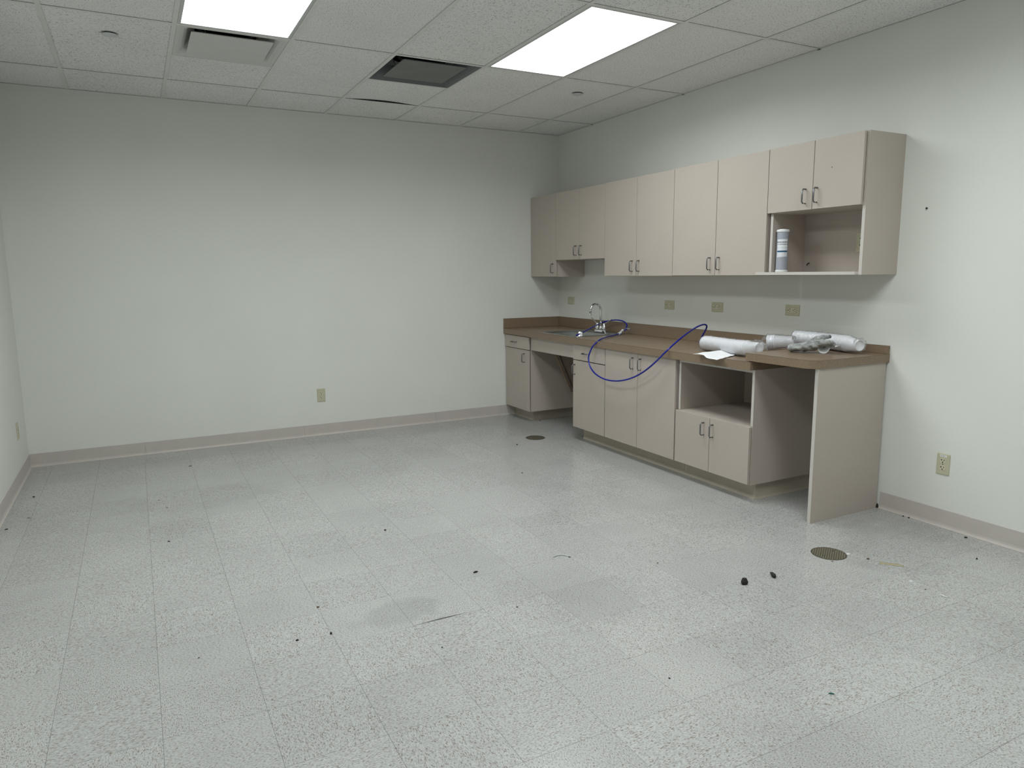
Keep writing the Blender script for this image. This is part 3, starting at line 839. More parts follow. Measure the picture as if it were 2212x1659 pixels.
# ================================================================== SINK AND FAUCET
sk = thing('sink', (-0.32, -0.926, 0.70), 'stainless steel drop-in sink in the tan countertop', 'sink')
bm = bmesh.new()
mx, my = (SX0 + SX1) / 2, (SY0 + SY1) / 2; hx, hy = (SX1 - SX0) / 2, (SY0 - SY1) / 2
bx = mx - 0.035                                            # bowl sits towards the front
loops = []
for (cx_, px_, py_, r, z) in ((mx, hx, hy, 0.035, CZ1 + 0.0004), (mx, hx - 0.002, hy - 0.002, 0.033, CZ1 + 0.004), (mx, hx - 0.012, hy - 0.012, 0.028, CZ1 + 0.0045),
                              (mx, hx - 0.022, hy - 0.022, 0.03, CZ1 + 0.001),
                              (bx, hx - 0.065, hy - 0.040, 0.06, CZ1 - 0.001), (bx, hx - 0.070, hy - 0.046, 0.06, CZ1 - 0.010), (bx, hx - 0.078, hy - 0.054, 0.065, CZ1 - 0.120),
                              (bx, hx - 0.095, hy - 0.072, 0.06, CZ1 - 0.146), (bx, hx - 0.135, hy - 0.11, 0.05, CZ1 - 0.152), (bx, 0.045, 0.045, 0.0449, CZ1 - 0.155)):
    loops.append([bm.verts.new((p[0], p[1], z)) for p in rrect(cx_, my, px_, py_, r, 6)])
for a, b in zip(loops[:-1], loops[1:]):
    n = len(a)
    for k in range(n): bm.faces.new((a[k], a[(k + 1) % n], b[(k + 1) % n], b[k]))
bm.faces.new(loops[-1])
o = finish('basin', bm, 'steel', sk, smooth=True)
lathe('drain', [(0, 0.042), (0.002, 0.040), (0.002, 0.030), (-0.004, 0.026)], (bx, my, CZ1 - 0.1548), (0, 0, 1), 'chrome', sk, seg=24)

FX, FY, FZ = -0.110, -0.900, CZ1 + 0.0046
fc = thing('faucet', (FX, FY, FZ), 'chrome gooseneck faucet with two lever handles behind the sink', 'faucet')
bm = bmesh.new()
prevl = None
for s, z in ((1.0, 0), (1.0, 0.012), (0.93, 0.018), (0.80, 0.021)):
    l = [bm.verts.new((p[0], p[1], FZ + z)) for p in rrect(FX, FY, 0.028 * s, 0.082 * (1 - (1 - s) * 0.4), 0.0275 * s, 6)]
    if prevl:
        for k in range(len(l)): bm.faces.new((prevl[k], prevl[(k + 1) % len(l)], l[(k + 1) % len(l)], l[k]))
    else: bm.faces.new(l[::-1])
    prevl = l
bm.faces.new(prevl)
finish('base_plate', bm, 'chrome', fc, smooth=False)
lathe('spout_collar', [(0, 0.016), (0.004, 0.017), (0.014, 0.0165), (0.022, 0.013), (0.026, 0.0115)], (FX, FY, FZ + 0.0205), (0, 0, 1), 'chrome', fc, seg=20, smooth=True)
arc = [(FX, FY, FZ + 0.03), (FX, FY, FZ + 0.10), (FX, FY, FZ + 0.185)]
for k in range(1, 12):
    a = math.radians(180 * k / 12 * 1.09); arc.append((FX - 0.055 + 0.055 * math.cos(a), FY, FZ + 0.19 + 0.058 * math.sin(a)))
arc.append((FX - 0.112, FY, FZ + 0.166))
sp_ = sweep('spout', arc, 0.0098, 'chrome', fc, seg=16)
lathe('aerator', [(0, 0.0098), (0.004, 0.0125), (0.018, 0.0128), (0.020, 0.011)], (FX - 0.1118, FY, FZ + 0.168), (-0.08, 0, -1), 'chrome', fc, seg=18, smooth=False)
for s in (1, -1):
    hy_ = FY + s * 0.052
    hb = lathe('handle', [(0, 0.021), (0.006, 0.0215), (0.022, 0.019), (0.034, 0.0155), (0.042, 0.0135), (0.050, 0.0125), (0.054, 0.009), (0.055, 0.0)], (FX, hy_, FZ + 0.0208), (0, 0, 1), 'chrome', fc, seg=20, smooth=True, cap1=False)
    z0 = FZ + 0.066
    sweep('lever', [(FX - 0.002, hy_, z0), (FX + 0.002, hy_ + s * 0.035, z0 + 0.017), (FX + 0.004, hy_ + s * 0.062, z0 + 0.030), (FX + 0.005, hy_ + s * 0.080, z0 + 0.040), (FX + 0.006, hy_ + s * 0.102, z0 + 0.050)],
          [0.0055, 0.0045, 0.005, 0.0095, 0.0085], 'chrome', hb, seg=12, flat=[(1, 1), (1, 1), (1, 0.9), (1, 0.42), (1, 0.35)], ref=(0, 0, 1))

# ================================================================== BLUE TUBING
tb = thing('blue_tubing', (-0.4, -1.6, 0.6), 'long blue plastic water tube looping over the countertop edge', 'tubing')
V = lambda u, v, ax, val: px_on(u, v, ax, val)
path1 = [Vector((-0.560, -1.195, CZ1 + 0.011)), V(1262, 716.5, 1, -1.12), V(1280, 706.8, 1, -1.02), V(1293, 700, 0, -0.150), V(1301, 696.7, 0, -0.085), V(1316, 692.8, 0, -0.062),
         V(1333, 691.3, 0, -0.052), V(1347, 694.5, 0, -0.052), V(1354, 701.5, 0, -0.058), V(1352.8, 708.5, 0, -0.075)]
sweep('tube', catmull(path1, 8), 0.0060, 'blue', tb, seg=10)
elb = path1[-1]; val = Vector((-0.118, -1.205, CZ1 + 0.022))
tv = V(1337, 721, 2, CZ1 + 0.016)
sweep('elbow', [elb + Vector((0, 0, 0.003)), elb + Vector((-0.002, 0.0, -0.010)), elb + Vector((-0.015, -0.002, -0.022)), val + (elb - val) * 0.35], 0.0062, 'blue', tb, seg=10)
mt = sweep('metal_fitting', [elb + Vector((-0.004, 0.016, -0.004)), elb + Vector((0.004, -0.012, -0.005)), elb + Vector((0.010, -0.045, -0.007))], [0.0085, 0.0085, 0.0055], 'chrome', tb, seg=12, smooth=False)
mid = val + (elb - val) * 0.4
dirv = (mid - tv).normalized()
sweep('tee_valve', [tv - dirv * 0.002, tv + dirv * 0.009, tv + dirv * 0.010, mid - dirv * 0.010, mid - dirv * 0.009, mid], [0.011, 0.011, 0.0085, 0.0085, 0.011, 0.011], 'white', tb, seg=14, smooth=False)
vm = (tv + mid) / 2
sweep('valve_branch', [vm, vm + Vector((-0.02, -0.022, -0.006))], [0.0085, 0.010], 'white', tb, seg=12, smooth=False)
sweep('valve_lever', [vm + Vector((-0.012, -0.018, -0.012)), vm + Vector((-0.03, -0.028, -0.0165)), vm + Vector((-0.052, -0.018, -0.0165))], [0.009, 0.010, 0.006], 'blue', tb, seg=10, flat=(1, 0.55), ref=(0, 0, 1))
zc = CZ1 + 0.0065
path2 = [tv, V(1326, 724.6, 2, zc + 0.004), V(1311, 727.6, 2, zc + 0.006), V(1296, 734, 0, -0.600), V(1283, 745, 0, -0.655), V(1275.5, 758, 0, -0.672), V(1271.3, 773, 0, -0.682), V(1274, 790, 0, -0.69),
         V(1284, 805.5, 0, -0.695), V(1300, 816.5, 0, -0.70), V(1318, 822, 0, -0.70), V(1340, 822.5, 0, -0.70), V(1366, 816, 0, -0.695), V(1391, 802.5, 0, -0.69), V(1416, 782, 0, -0.68),
         V(1440, 758, 0, -0.655), V(1462, 738, 0, -0.56), V(1482, 722, 0, -0.43), V(1500, 709.5, 0, -0.30), V(1513, 703, 0, -0.22), V(1522, 701, 0, -0.17), V(1526.5, 704, 0, -0.145), V(1525, 711, 0, -0.13), V(1518, 724, 0, -0.118), Vector((-0.113, -2.177, CZ1 + 0.004))]
sweep('tube', catmull(path2, 8), 0.0060, 'blue', tb, seg=10)
lathe('end_fitting', [(0, 0.0105), (0.012, 0.0105), (0.013, 0.0095), (0.018, 0.0105), (0.025, 0.012), (0.030, 0.0105), (0.032, 0.006)], (-0.512, -1.196, CZ1 + 0.004), (0, 0, 1), 'white', tb, seg=20)

# ================================================================== ELECTRICAL OUTLETS
def outlet(center, normal, horizontal, style, label, sticker=False, name='wall_outlet', group='ivory wall outlets', scale=1.0):
    n = Vector(normal); up = Vector((0, 0, 1)); rt_ = up.cross(n).normalized()   # rt_: viewer's right when facing the plate
    a, b = (rt_, up) if not horizontal else (-up, rt_)                             # plate's own x and y (long) axes
    c = Vector(center)
    t = thing(name, c, label, 'outlet', group)
    def P(x, y, z): return c + a * x + b * y + n * z
    def slab(nm, loops, mat, par):
        bm = bmesh.new(); prev = None
        for outline, z in loops:
            l = [bm.verts.new(P(px_, py_, z)) for px_, py_ in outline]
            if prev:
                for k in range(len(l)): bm.faces.new((prev[k], prev[(k + 1) % len(l)], l[(k + 1) % len(l)], l[k]))
            else: bm.faces.new(l[::-1])
            prev = l
        bm.faces.new(prev)
        return finish(nm, bm, mat, par)
    slab('cover_plate', [(rrect(0, 0, 0.035, 0.0575, 0.003, 2), 0.0003), (rrect(0, 0, 0.035, 0.0575, 0.003, 2), 0.0035), (rrect(0, 0, 0.0325, 0.055, 0.003, 2), 0.0060)], 'ivory', t)
    def slots(par, cy, z):
        bm = bmesh.new()
        def sb(x0, x1, y0, y1):
            lo = [bm.verts.new(P(*q, z)) for q in ((x0, y0), (x1, y0), (x1, y1), (x0, y1))]; hi = [bm.verts.new(P(*q, z + 0.0005)) for q in ((x0, y0), (x1, y0), (x1, y1), (x0, y1))]
            for k in range(4): bm.faces.new((lo[k], lo[(k + 1) % 4], hi[(k + 1) % 4], hi[k]))
            bm.faces.new(hi); bm.faces.new(lo[::-1])
        sb(-0.0082, -0.0052, cy - 0.001, cy + 0.0085); sb(-0.0115, -0.0052, cy + 0.0022, cy + 0.0052); sb(0.0052, 0.0082, cy - 0.001, cy + 0.0075)
        pts = [(0.0033 * math.cos(2 * math.pi * k / 8), cy - 0.0085 + 0.0036 * math.sin(2 * math.pi * k / 8)) for k in range(8)]
        lo = [bm.verts.new(P(*q, z)) for q in pts]; hi = [bm.verts.new(P(*q, z + 0.0005)) for q in pts]
        for k in range(8): bm.faces.new((lo[k], lo[(k + 1) % 8], hi[(k + 1) % 8], hi[k]))
        bm.faces.new(hi); bm.faces.new(lo[::-1])
        finish('slots', bm, 'black', par)
    if style == 'duplex':
        for s in (1, -1):
            out = []
            for k in range(24):
                ang = 2 * math.pi * k / 24
                out.append((0.0172 * math.cos(ang), s * 0.0195 + max(-0.0142, min(0.0142, 0.0172 * math.sin(ang)))))
            r = slab('receptacle', [(out, 0.0055), (out, 0.0076)], 'ivory2', t)
            slots(r, s * 0.0195, 0.0075)
        slab('screw', [([(0.003 * math.cos(k * math.pi / 4), 0.003 * math.sin(k * math.pi / 4)) for k in range(8)], 0.0058), ([(0.0025 * math.cos(k * math.pi / 4), 0.0025 * math.sin(k * math.pi / 4)) for k in range(8)], 0.0070)], 'handle', t)
    else:
        slab('gasket', [(rrect(0, 0, 0.0175, 0.0345, 0.002, 2), 0.0058), (rrect(0, 0, 0.0175, 0.0345, 0.002, 2), 0.0062)], 'brass', t)
        r = slab('receptacle', [(rrect(0, 0, 0.0165, 0.0335, 0.002, 2), 0.0060), (rrect(0, 0, 0.0165, 0.0335, 0.002, 2), 0.0078)], 'ivory2', t)
        for s in (1, -1): slots(r, s * 0.0195, 0.0077)
        for s in (1, -1): slab('screw', [([(0.0025 * math.cos(k * math.pi / 4), s * 0.048 + 0.0025 * math.sin(k * math.pi / 4)) for k in range(8)], 0.0058), ([(0.002 * math.cos(k * math.pi / 4), s * 0.048 + 0.002 * math.sin(k * math.pi / 4)) for k in range(8)], 0.0068)], 'handle', t)
    if sticker:
        st = slab('label_sticker', [(rrect(0.0, 0.0455, 0.018, 0.0048, 0.0005, 1), 0.0059), (rrect(0.0, 0.0455, 0.018, 0.0048, 0.0005, 1), 0.0063)], 'paper', t)
        bm = bmesh.new()
        for k, (xa, xb) in enumerate(((-0.014, -0.006), (-0.0035, 0.002), (0.004, 0.008), (0.0105, 0.0125))):
            vs = [bm.verts.new(P(px_, py_, 0.0065)) for px_, py_ in ((xa, 0.0445 - 0.0005 * (k % 2)), (xb, 0.0442), (xb, 0.0470), (xa, 0.0466 + 0.0006 * (k % 2)))]
            bm.faces.new(vs)
        finish('print', bm, 'black', st)
RW = (-1, 0, 0)
outlet((0, -0.234, 1.123), RW, True, 'decora', 'ivory outlet on the wall nearest the corner, left of the faucet')
outlet((0, -1.702, 1.130), RW, True, 'decora', 'ivory outlet above the counter, first one right of the faucet')
outlet((0, -2.237, 1.131), RW, True, 'decora', 'ivory outlet above the counter, over the bent end of the blue tube')
outlet((0, -2.921, 1.136), RW, True, 'decora', 'ivory outlet above the counter, over the bagged cups')
outlet((0, -3.976, 0.350), RW, False, 'duplex', 'ivory outlet with a white sticker, low on the right wall', sticker=True)
outlet((-2.427, 0, 0.356), (0, -1, 0), False, 'duplex', 'ivory outlet low on the wide back wall')
outlet((XL, -0.410, 0.356), (1, 0, 0), False, 'duplex', 'ivory outlet low on the left wall beside the corner')
outlet((-0.012, -3.404, 1.5515), RW, False, 'duplex', 'ivory outlet half hidden inside the open wall cabinet niche')
q = px_on(2003, 450, 0, 0)
tag(lathe('wall_screw', [(0, 0.003), (0.006, 0.003), (0.006, 0.0055), (0.009, 0.0045)], (-0.0002, q.y, q.z), (-1, 0, 0), 'debris', None, seg=12), 'small dark screw in the right wall beside the wall cabinets', 'screw')
bpy.context.view_layer.update()

# ================================================================== FILTER CARTRIDGE IN THE NICHE
q = px_on(1688, 580, 0, -0.262)
fx, fy, fz = -0.262, q.y, ZS + 0.0175
t = thing('filter_cartridge', (fx, fy, fz), 'grey water filter cartridge with a printed label standing in the open niche', 'water filter')
lathe('body', [(0.011, 0.0335), (0.243, 0.0335)], (fx, fy, fz), (0, 0, 1), 'cartridge', t, seg=36, smooth=False)
lathe('end_cap', [(0, 0.0345), (0.001, 0.0365), (0.010, 0.0370), (0.013, 0.0345)], (fx, fy, fz), (0, 0, 1), 'white', t, seg=36)
lathe('end_cap', [(0, 0.0345), (0.002, 0.0372), (0.011, 0.0372), (0.015, 0.035), (0.0155, 0.022), (0.0175, 0.0215), (0.0175, 0.015)], (fx, fy, fz + 0.241), (0, 0, 1), 'white', t, seg=36)
bm = bmesh.new(); prev = None
a0 = math.atan2(CAM.y - fy, CAM.x - fx)
for k in range(25):
    a = a0 - math.radians(58) + math.radians(112) * k / 24
    z0 = fz + 0.090 + 0.004 * k / 24; z1 = fz + 0.197 + 0.002 * k / 24
    l = [bm.verts.new((fx + 0.0339 * math.cos(a), fy + 0.0339 * math.sin(a), z)) for z in (z0, z1)]
    if prev: bm.faces.new((prev[0], l[0], l[1], prev[1]))
    prev = l
finish('label', bm, 'label', t, smooth=True)

# ================================================================== BAGGED CUPS
CUP_R, CUP_B, CUP_H = 0.0445, 0.031, 0.108
_bm = bmesh.new()
add_lathe(_bm, [(0, CUP_R - 0.003), (-0.0015, CUP_R - 0.001), (-0.0012, CUP_R + 0.0022), (0.0015, CUP_R + 0.0034), (0.0040, CUP_R + 0.0022), (0.0050, CUP_R - 0.0022), (CUP_H, CUP_B), (CUP_H, CUP_B - 0.0015), (CUP_H - 0.008, CUP_B - 0.003), (CUP_H - 0.008, 0.001)], (0, 0, 0), (0, 0, 1), 24, False, False)
add_lathe(_bm, [(0, CUP_R - 0.003), (CUP_H - 0.010, CUP_B - 0.0028), (CUP_H - 0.010, 0.001)], (0, 0, 0), (0, 0, 1), 24, False, False)
cup_me = bpy.data.meshes.new('paper_cup'); bmesh.ops.recalc_face_normals(_bm, faces=_bm.faces); _bm.to_mesh(_bm_me := cup_me); _bm.free()
for p in cup_me.polygons: p.use_smooth = True
cup_me.materials.append(MAT['cup'])
def along(pts, s):
    """point and tangent at arc length s on a polyline"""
    acc = 0
    for a, b in zip(pts[:-1], pts[1:]):
        L = (b - a).length
        if acc + L >= s: return a + (b - a) * ((s - acc) / L), (b - a).normalized()
        acc += L
    return pts[-1], (pts[-1] - pts[-2]).normalized()
def cup_sleeve(label, ctrl, n, pitch, bag_pre, bag_post, seed, bag_scale=1.0):
    """stack of cups whose open ends face the path start; bottoms face the path end"""
    P = catmull(ctrl, 10)
    low = min(p.z for p in P)
    t = thing('cup_sleeve', (P[0].x, P[0].y, low - CUP_R), label, 'paper cups', 'bagged stacks of white cups')
    rnd = random.Random(seed)
    for k in range(n):
        c, d = along(P, k * pitch)
        c = c + Vector((rnd.uniform(-1, 1), rnd.uniform(-1, 1), rnd.uniform(-1, 1))) * 0.0008
        o = bpy.data.objects.new('paper_cup', cup_me); COL.objects.link(o); o.parent = t
        o.rotation_mode = 'QUATERNION'; o.rotation_quaternion = d.to_track_quat('Z', 'Y')
        o.location = c - t.location
    # film
    total = (n - 1) * pitch + CUP_H
    bm = bmesh.new(); pts = []; rad = []; fl = []
    for s_, r_ in bag_pre:
        c, d = along(P, 0.0); pts.append(c + d * s_[0] + Vector((0, 0, s_[1]))); rad.append(r_)
    m = max(10, int(total / 0.011))
    for k in range(m + 1):
        s = total * k / m; c, d = along(P, min(s, total))
        over = max(0.0, s - (n - 1) * pitch) / CUP_H
        pts.append(c); rad.append(bag_scale * (CUP_R + 0.0045 - over * (CUP_R - CUP_B)))
    ce, de = along(P, total)
    ce = pts[-1]
    for s_, r_ in bag_post: pts.append(ce + de * s_[0] + Vector((0, 0, s_[1]))); rad.append(r_)
    def wob(p, i, k):
        amp = 0.0045 if 3 < i < len(pts) - 4 else 0.010
        nz = mnoise.noise_vector(Vector(p) * 42 + Vector((seed, 0, 0))) * amp
        crease = 0.0028 * math.sin(k * 2.1 + i * 0.9 + seed)
        c = pts[i]; r_ = (p - c); L = r_.length
        if L > 1e-5: p = c + r_ * (1 + (crease + abs(nz.x)) / L)
        return p + Vector((nz.y * 0.5, nz.z * 0.5, max(0, nz.x) * 0.8))
    add_sweep(bm, pts, rad, 28, None, False, wob)
    lim = {}
    finish('plastic_bag', bm, 'bag', t, smooth=True)
    return t
zA = CZ1 + CUP_R + 0.0075
cup_sleeve('long bagged stack of white cups lying on the lower counter',
           [Vector((-0.408, -2.560, zA)), Vector((-0.430, -2.72, zA)), Vector((-0.450, -2.88, zA)), Vector((-0.462, -3.0, zA + 0.006)), Vector((-0.476, -3.10, zA + 0.030)), Vector((-0.487, -3.20, zA + 0.052)), Vector((-0.50, -3.3, zA + 0.056))],
           41, 0.0108, [((-0.050, 0.010), 0.004), ((-0.042, 0.012), 0.020), ((-0.020, 0.004), 0.036), ((-0.004, 0.0), 0.046)], [((0.018, -0.006), 0.026), ((0.05, -0.012), 0.018), ((0.07, -0.016), 0.006)], 3)
zC = RZ1 + CUP_R + 0.0075
cup_sleeve('longest bagged stack of white cups lying against the backsplash on the raised counter',
           [Vector((-0.098, -3.045, zC + 0.004)), Vector((-0.100, -3.20, zC + 0.002)), Vector((-0.112, -3.36, zC)), Vector((-0.135, -3.45, zC)), Vector((-0.168, -3.54, zC - 0.002)), Vector((-0.19, -3.60, zC - 0.004))],
           42, 0.0098, [((-0.03, 0.006), 0.01), ((-0.02, 0.004), 0.030), ((-0.004, 0), 0.046)], [((0.004, 0.012), 0.036), ((0.022, 0.020), 0.026), ((0.035, 0.026), 0.008)], 11)
cup_sleeve('short bagged stack of white cups between the two long stacks',
           [Vector((-0.330, -3.030, 0.950)), Vector((-0.302, -3.076, 0.955)), Vector((-0.262, -3.142, 0.961)), Vector((-0.222, -3.208, 0.966))],
           5, 0.0095, [((-0.05, -0.004), 0.012), ((-0.03, 0.0), 0.034), ((-0.004, 0), 0.046)], [((0.006, 0.0), 0.030), ((0.012, -0.002), 0.024)], 23)

# ================================================================== GLOVE, PAPERS
def glove():
    bm = bmesh.new()
    A = Vector((-0.372, -3.232, RZ1 + 0.024)); E = Vector((-0.262, -3.442, RZ1 + 0.060))
    d = (E - A); L = d.length; dn = d.normalized(); side = dn.cross(Vector((0, 0, 1))).normalized(); up = side.cross(dn)
    def Q(s, w, h): return A + dn * (s * L) + side * w + up * h
    add_sweep(bm, [Q(0, 0, 0), Q(0.04, 0, 0.000), Q(0.2, 0, -0.001), Q(0.36, 0, -0.003), Q(0.48, 0, 0.000), Q(0.60, 0, 0.002), Q(0.70, 0, 0.002), Q(0.78, 0, 0.002)],
              [0.050, 0.053, 0.052, 0.050, 0.054, 0.056, 0.050, 0.040], 20, [(1, 0.36), (1, 0.40), (1, 0.44), (1, 0.52), (1, 0.56), (1, 0.52), (1, 0.46), (1, 0.40)], ref=(0, 0, 1))
    for w, e, lift, curl in ((-0.040, 0.97, -0.006, -0.018), (-0.014, 1.04, 0.000, -0.012), (0.013, 1.03, 0.006, -0.004), (0.038, 0.98, 0.006, 0.004)):
        add_sweep(bm, [Q(0.62, w * 0.8, 0.004), Q(0.78, w * 1.02, 0.006 + lift), Q(0.90, w * 1.10, 0.005 + lift + curl * 0.5), Q(e, w * 1.12, 0.002 + lift + curl)], [0.018, 0.0175, 0.016, 0.012], 12, None, ref=(0, 0, 1))
    add_sweep(bm, [Q(0.50, -0.020, 0.022), Q(0.64, -0.014, 0.034), Q(0.80, -0.006, 0.040), Q(0.97, 0.0, 0.043)], [0.018, 0.016, 0.0135, 0.010], 12, None, ref=(0, 0, 1))
    o = finish('work_glove', bm, 'glove', None, smooth=True)
    md = o.modifiers.new('fuse', 'REMESH'); md.mode = 'VOXEL'; md.voxel_size = 0.0032; md.use_smooth_shade = True
    tx = bpy.data.textures.new('wrinkles', 'CLOUDS'); tx.noise_scale = 0.030; tx.noise_depth = 4
    m2 = o.modifiers.new('wrinkle', 'DISPLACE'); m2.texture = tx; m2.strength = 0.014; m2.mid_level = 0.5
    return tag(o, 'crumpled grey suede work glove lying on the raised counter', 'glove')
glove()

def sheet(name, fn, nu, nv, mat, label, cat, th=0.0006):
    bm = bmesh.new()
    g = [[bm.verts.new(fn(a / nu, b / nv)) for b in range(nv + 1)] for a in range(nu + 1)]
    for a in range(nu):
        for b in range(nv): bm.faces.new((g[a][b], g[a + 1][b], g[a + 1][b + 1], g[a][b + 1]))
    o = finish(name, bm, mat, None, smooth=True)
    md = o.modifiers.new('thickness', 'SOLIDIFY'); md.thickness = th
    return tag(o, label, cat)
N1 = px_on(1496, 765, 2, CZ1 + 0.010); N2 = px_on(1548, 777.5, 2, CZ1 + 0.002); N3 = px_on(1590, 767, 2, CZ1 + 0.004); N4 = px_on(1572, 755, 0, -0.425)
def nap(u, v):
    p = N1 * (1 - u) * (1 - v) + N2 * u * (1 - v) + N3 * u * v + N4 * (1 - u) * v
    z = p.z + 0.006 * math.sin(6.0 * u + 2 * v) * (0.3 + 0.7 * (1 - v)) * (1 - v) + 0.0035 * mnoise.noise(Vector((u * 5, v * 5, 2.0)))
    inward = 0.030 * math.sin(math.pi * u) * (1 - v) * (0.5 + 0.5 * math.sin(u * 7))
    return Vector((p.x + inward, p.y, max(z, CZ1 + 0.0016)))
sheet('napkin', nap, 20, 14, 'paper', 'white paper napkin hanging over the edge of the lower counter', 'napkin')
pc = px_on(1781, 764.0, 2, RZ1 + 0.0012)
SCR = [(-0.040, 0.034), (-0.039, 0.022), (-0.032, 0.010), (-0.020, 0.003), (-0.004, 0.0), (0.010, 0.003), (0.021, 0.012), (0.028, 0.025), (0.033, 0.034), (0.046, 0.031), (0.062, 0.035), (0.080, 0.041), (0.096, 0.045)]
def curl(u, v):
    rd = Vector((0.885, -0.466, 0)); aw = Vector((0.466, 0.885, 0))
    k = v * (len(SCR) - 1); i = min(int(k), len(SCR) - 2); f = k - i
    r = SCR[i][0] * (1 - f) + SCR[i + 1][0] * f; h = SCR[i][1] * (1 - f) + SCR[i + 1][1] * f
    tail = max(0, (v - 0.62) / 0.38)
    return pc + rd * (r * (1 - 0.25 * u) + 0.010 * u) + aw * ((0.050 - 0.030 * tail) * u + 0.018 * tail) + Vector((0, 0, h * (1 - 0.15 * u) + 0.0005 + 0.030 * u ** 1.3 * (1 - tail)))
sheet('paper_scrap', curl, 8, 36, 'paper', 'curled white paper scrap under the fingers of the grey glove', 'paper scrap')

# ================================================================== FLOOR CLEANOUT COVERS
def cleanout(cx_, cy_, r, label):
    t = thing('floor_cleanout_cover', (cx_, cy_, 0), label, 'drain cover', 'round brass floor covers')
    lathe('disc', [(0.0002, r), (0.0016, r), (0.0022, r - 0.002), (0.0016, r - 0.004), (0.0016, 0.001)], (cx_, cy_, 0), (0, 0, 1), 'brass', t, seg=48, cap1=False)
    bm = bmesh.new()
    a = math.radians(35); ca, sa = math.cos(a), math.sin(a)
    step = 0.0102; k = int(r / step)
    for i in range(-k, k + 1):
        for j in range(-k, k + 1):
            u, v = i * step, j * step
            if math.hypot(u, v) > r - 0.008: continue
            s = 0.0037
            lo = []; hi = []
            for du, dv in ((-s, -s), (s, -s), (s, s), (-s, s)):
                X, Y = u + du, v + dv; lo.append(bm.verts.new((cx_ + X * ca - Y * sa, cy_ + X * sa + Y * ca, 0.0015)))
                X, Y = u + du * 0.6, v + dv * 0.6; hi.append(bm.verts.new((cx_ + X * ca - Y * sa, cy_ + X * sa + Y * ca, 0.0033)))
            for q in range(4): bm.faces.new((lo[q], lo[(q + 1) % 4], hi[(q + 1) % 4], hi[q]))
            bm.faces.new(hi)
    o = finish('waffle_tread', bm, 'brass', t); o['kind'] = 'stuff'
    for s in (-1, 1): lathe('cover_screw', [(0, 0.006), (0.0008, 0.0055)], (cx_ + s * (r * 0.55), cy_ + s * 0.01, 0.0031), (0, 0, 1), 'handle', t, seg=12)
cleanout(DR1[0], DR1[1], DR1[2], 'round brass waffle floor cover in the open floor near the side panel')
cleanout(DR2[0], DR2[1], DR2[2], 'round brass floor cover near the open space under the sink')

# ================================================================== DEBRIS ON THE FLOOR
def chunk(name, u, v, w, l, h, ang, mat, label, cat, group=None, seed=0):
    q = px_on(u, v, 2, 0); rnd = random.Random(seed + int(u * 7 + v))
    bm = bmesh.new(); n = 9; rings = []
    for z, s in ((0.0003, 0.85), (h * 0.45, 1.0), (h * 0.95, 0.55)):
        rg = []
        for k in range(n):
            a = 2 * math.pi * k / n; f = s * (0.8 + 0.35 * rnd.random())
            X, Y = l / 2 * math.cos(a) * f, w / 2 * math.sin(a) * f
            rg.append(bm.verts.new((q.x + X * math.cos(ang) - Y * math.sin(ang), q.y + X * math.sin(ang) + Y * math.cos(ang), z)))
        rings.append(rg)
    for a, b in zip(rings[:-1], rings[1:]):
        for k in range(n): bm.faces.new((a[k], a[(k + 1) % n], b[(k + 1) % n], b[k]))
    bm.faces.new(rings[0][::-1]); bm.faces.new(rings[-1])
    return tag(finish(name, bm, mat, None), label, cat, group)
PXR = math.atan2(R_RIGHT.y, R_RIGHT.x)         # floor direction that runs left-right in the photo
GD = 'dark crumbs scattered on the floor'
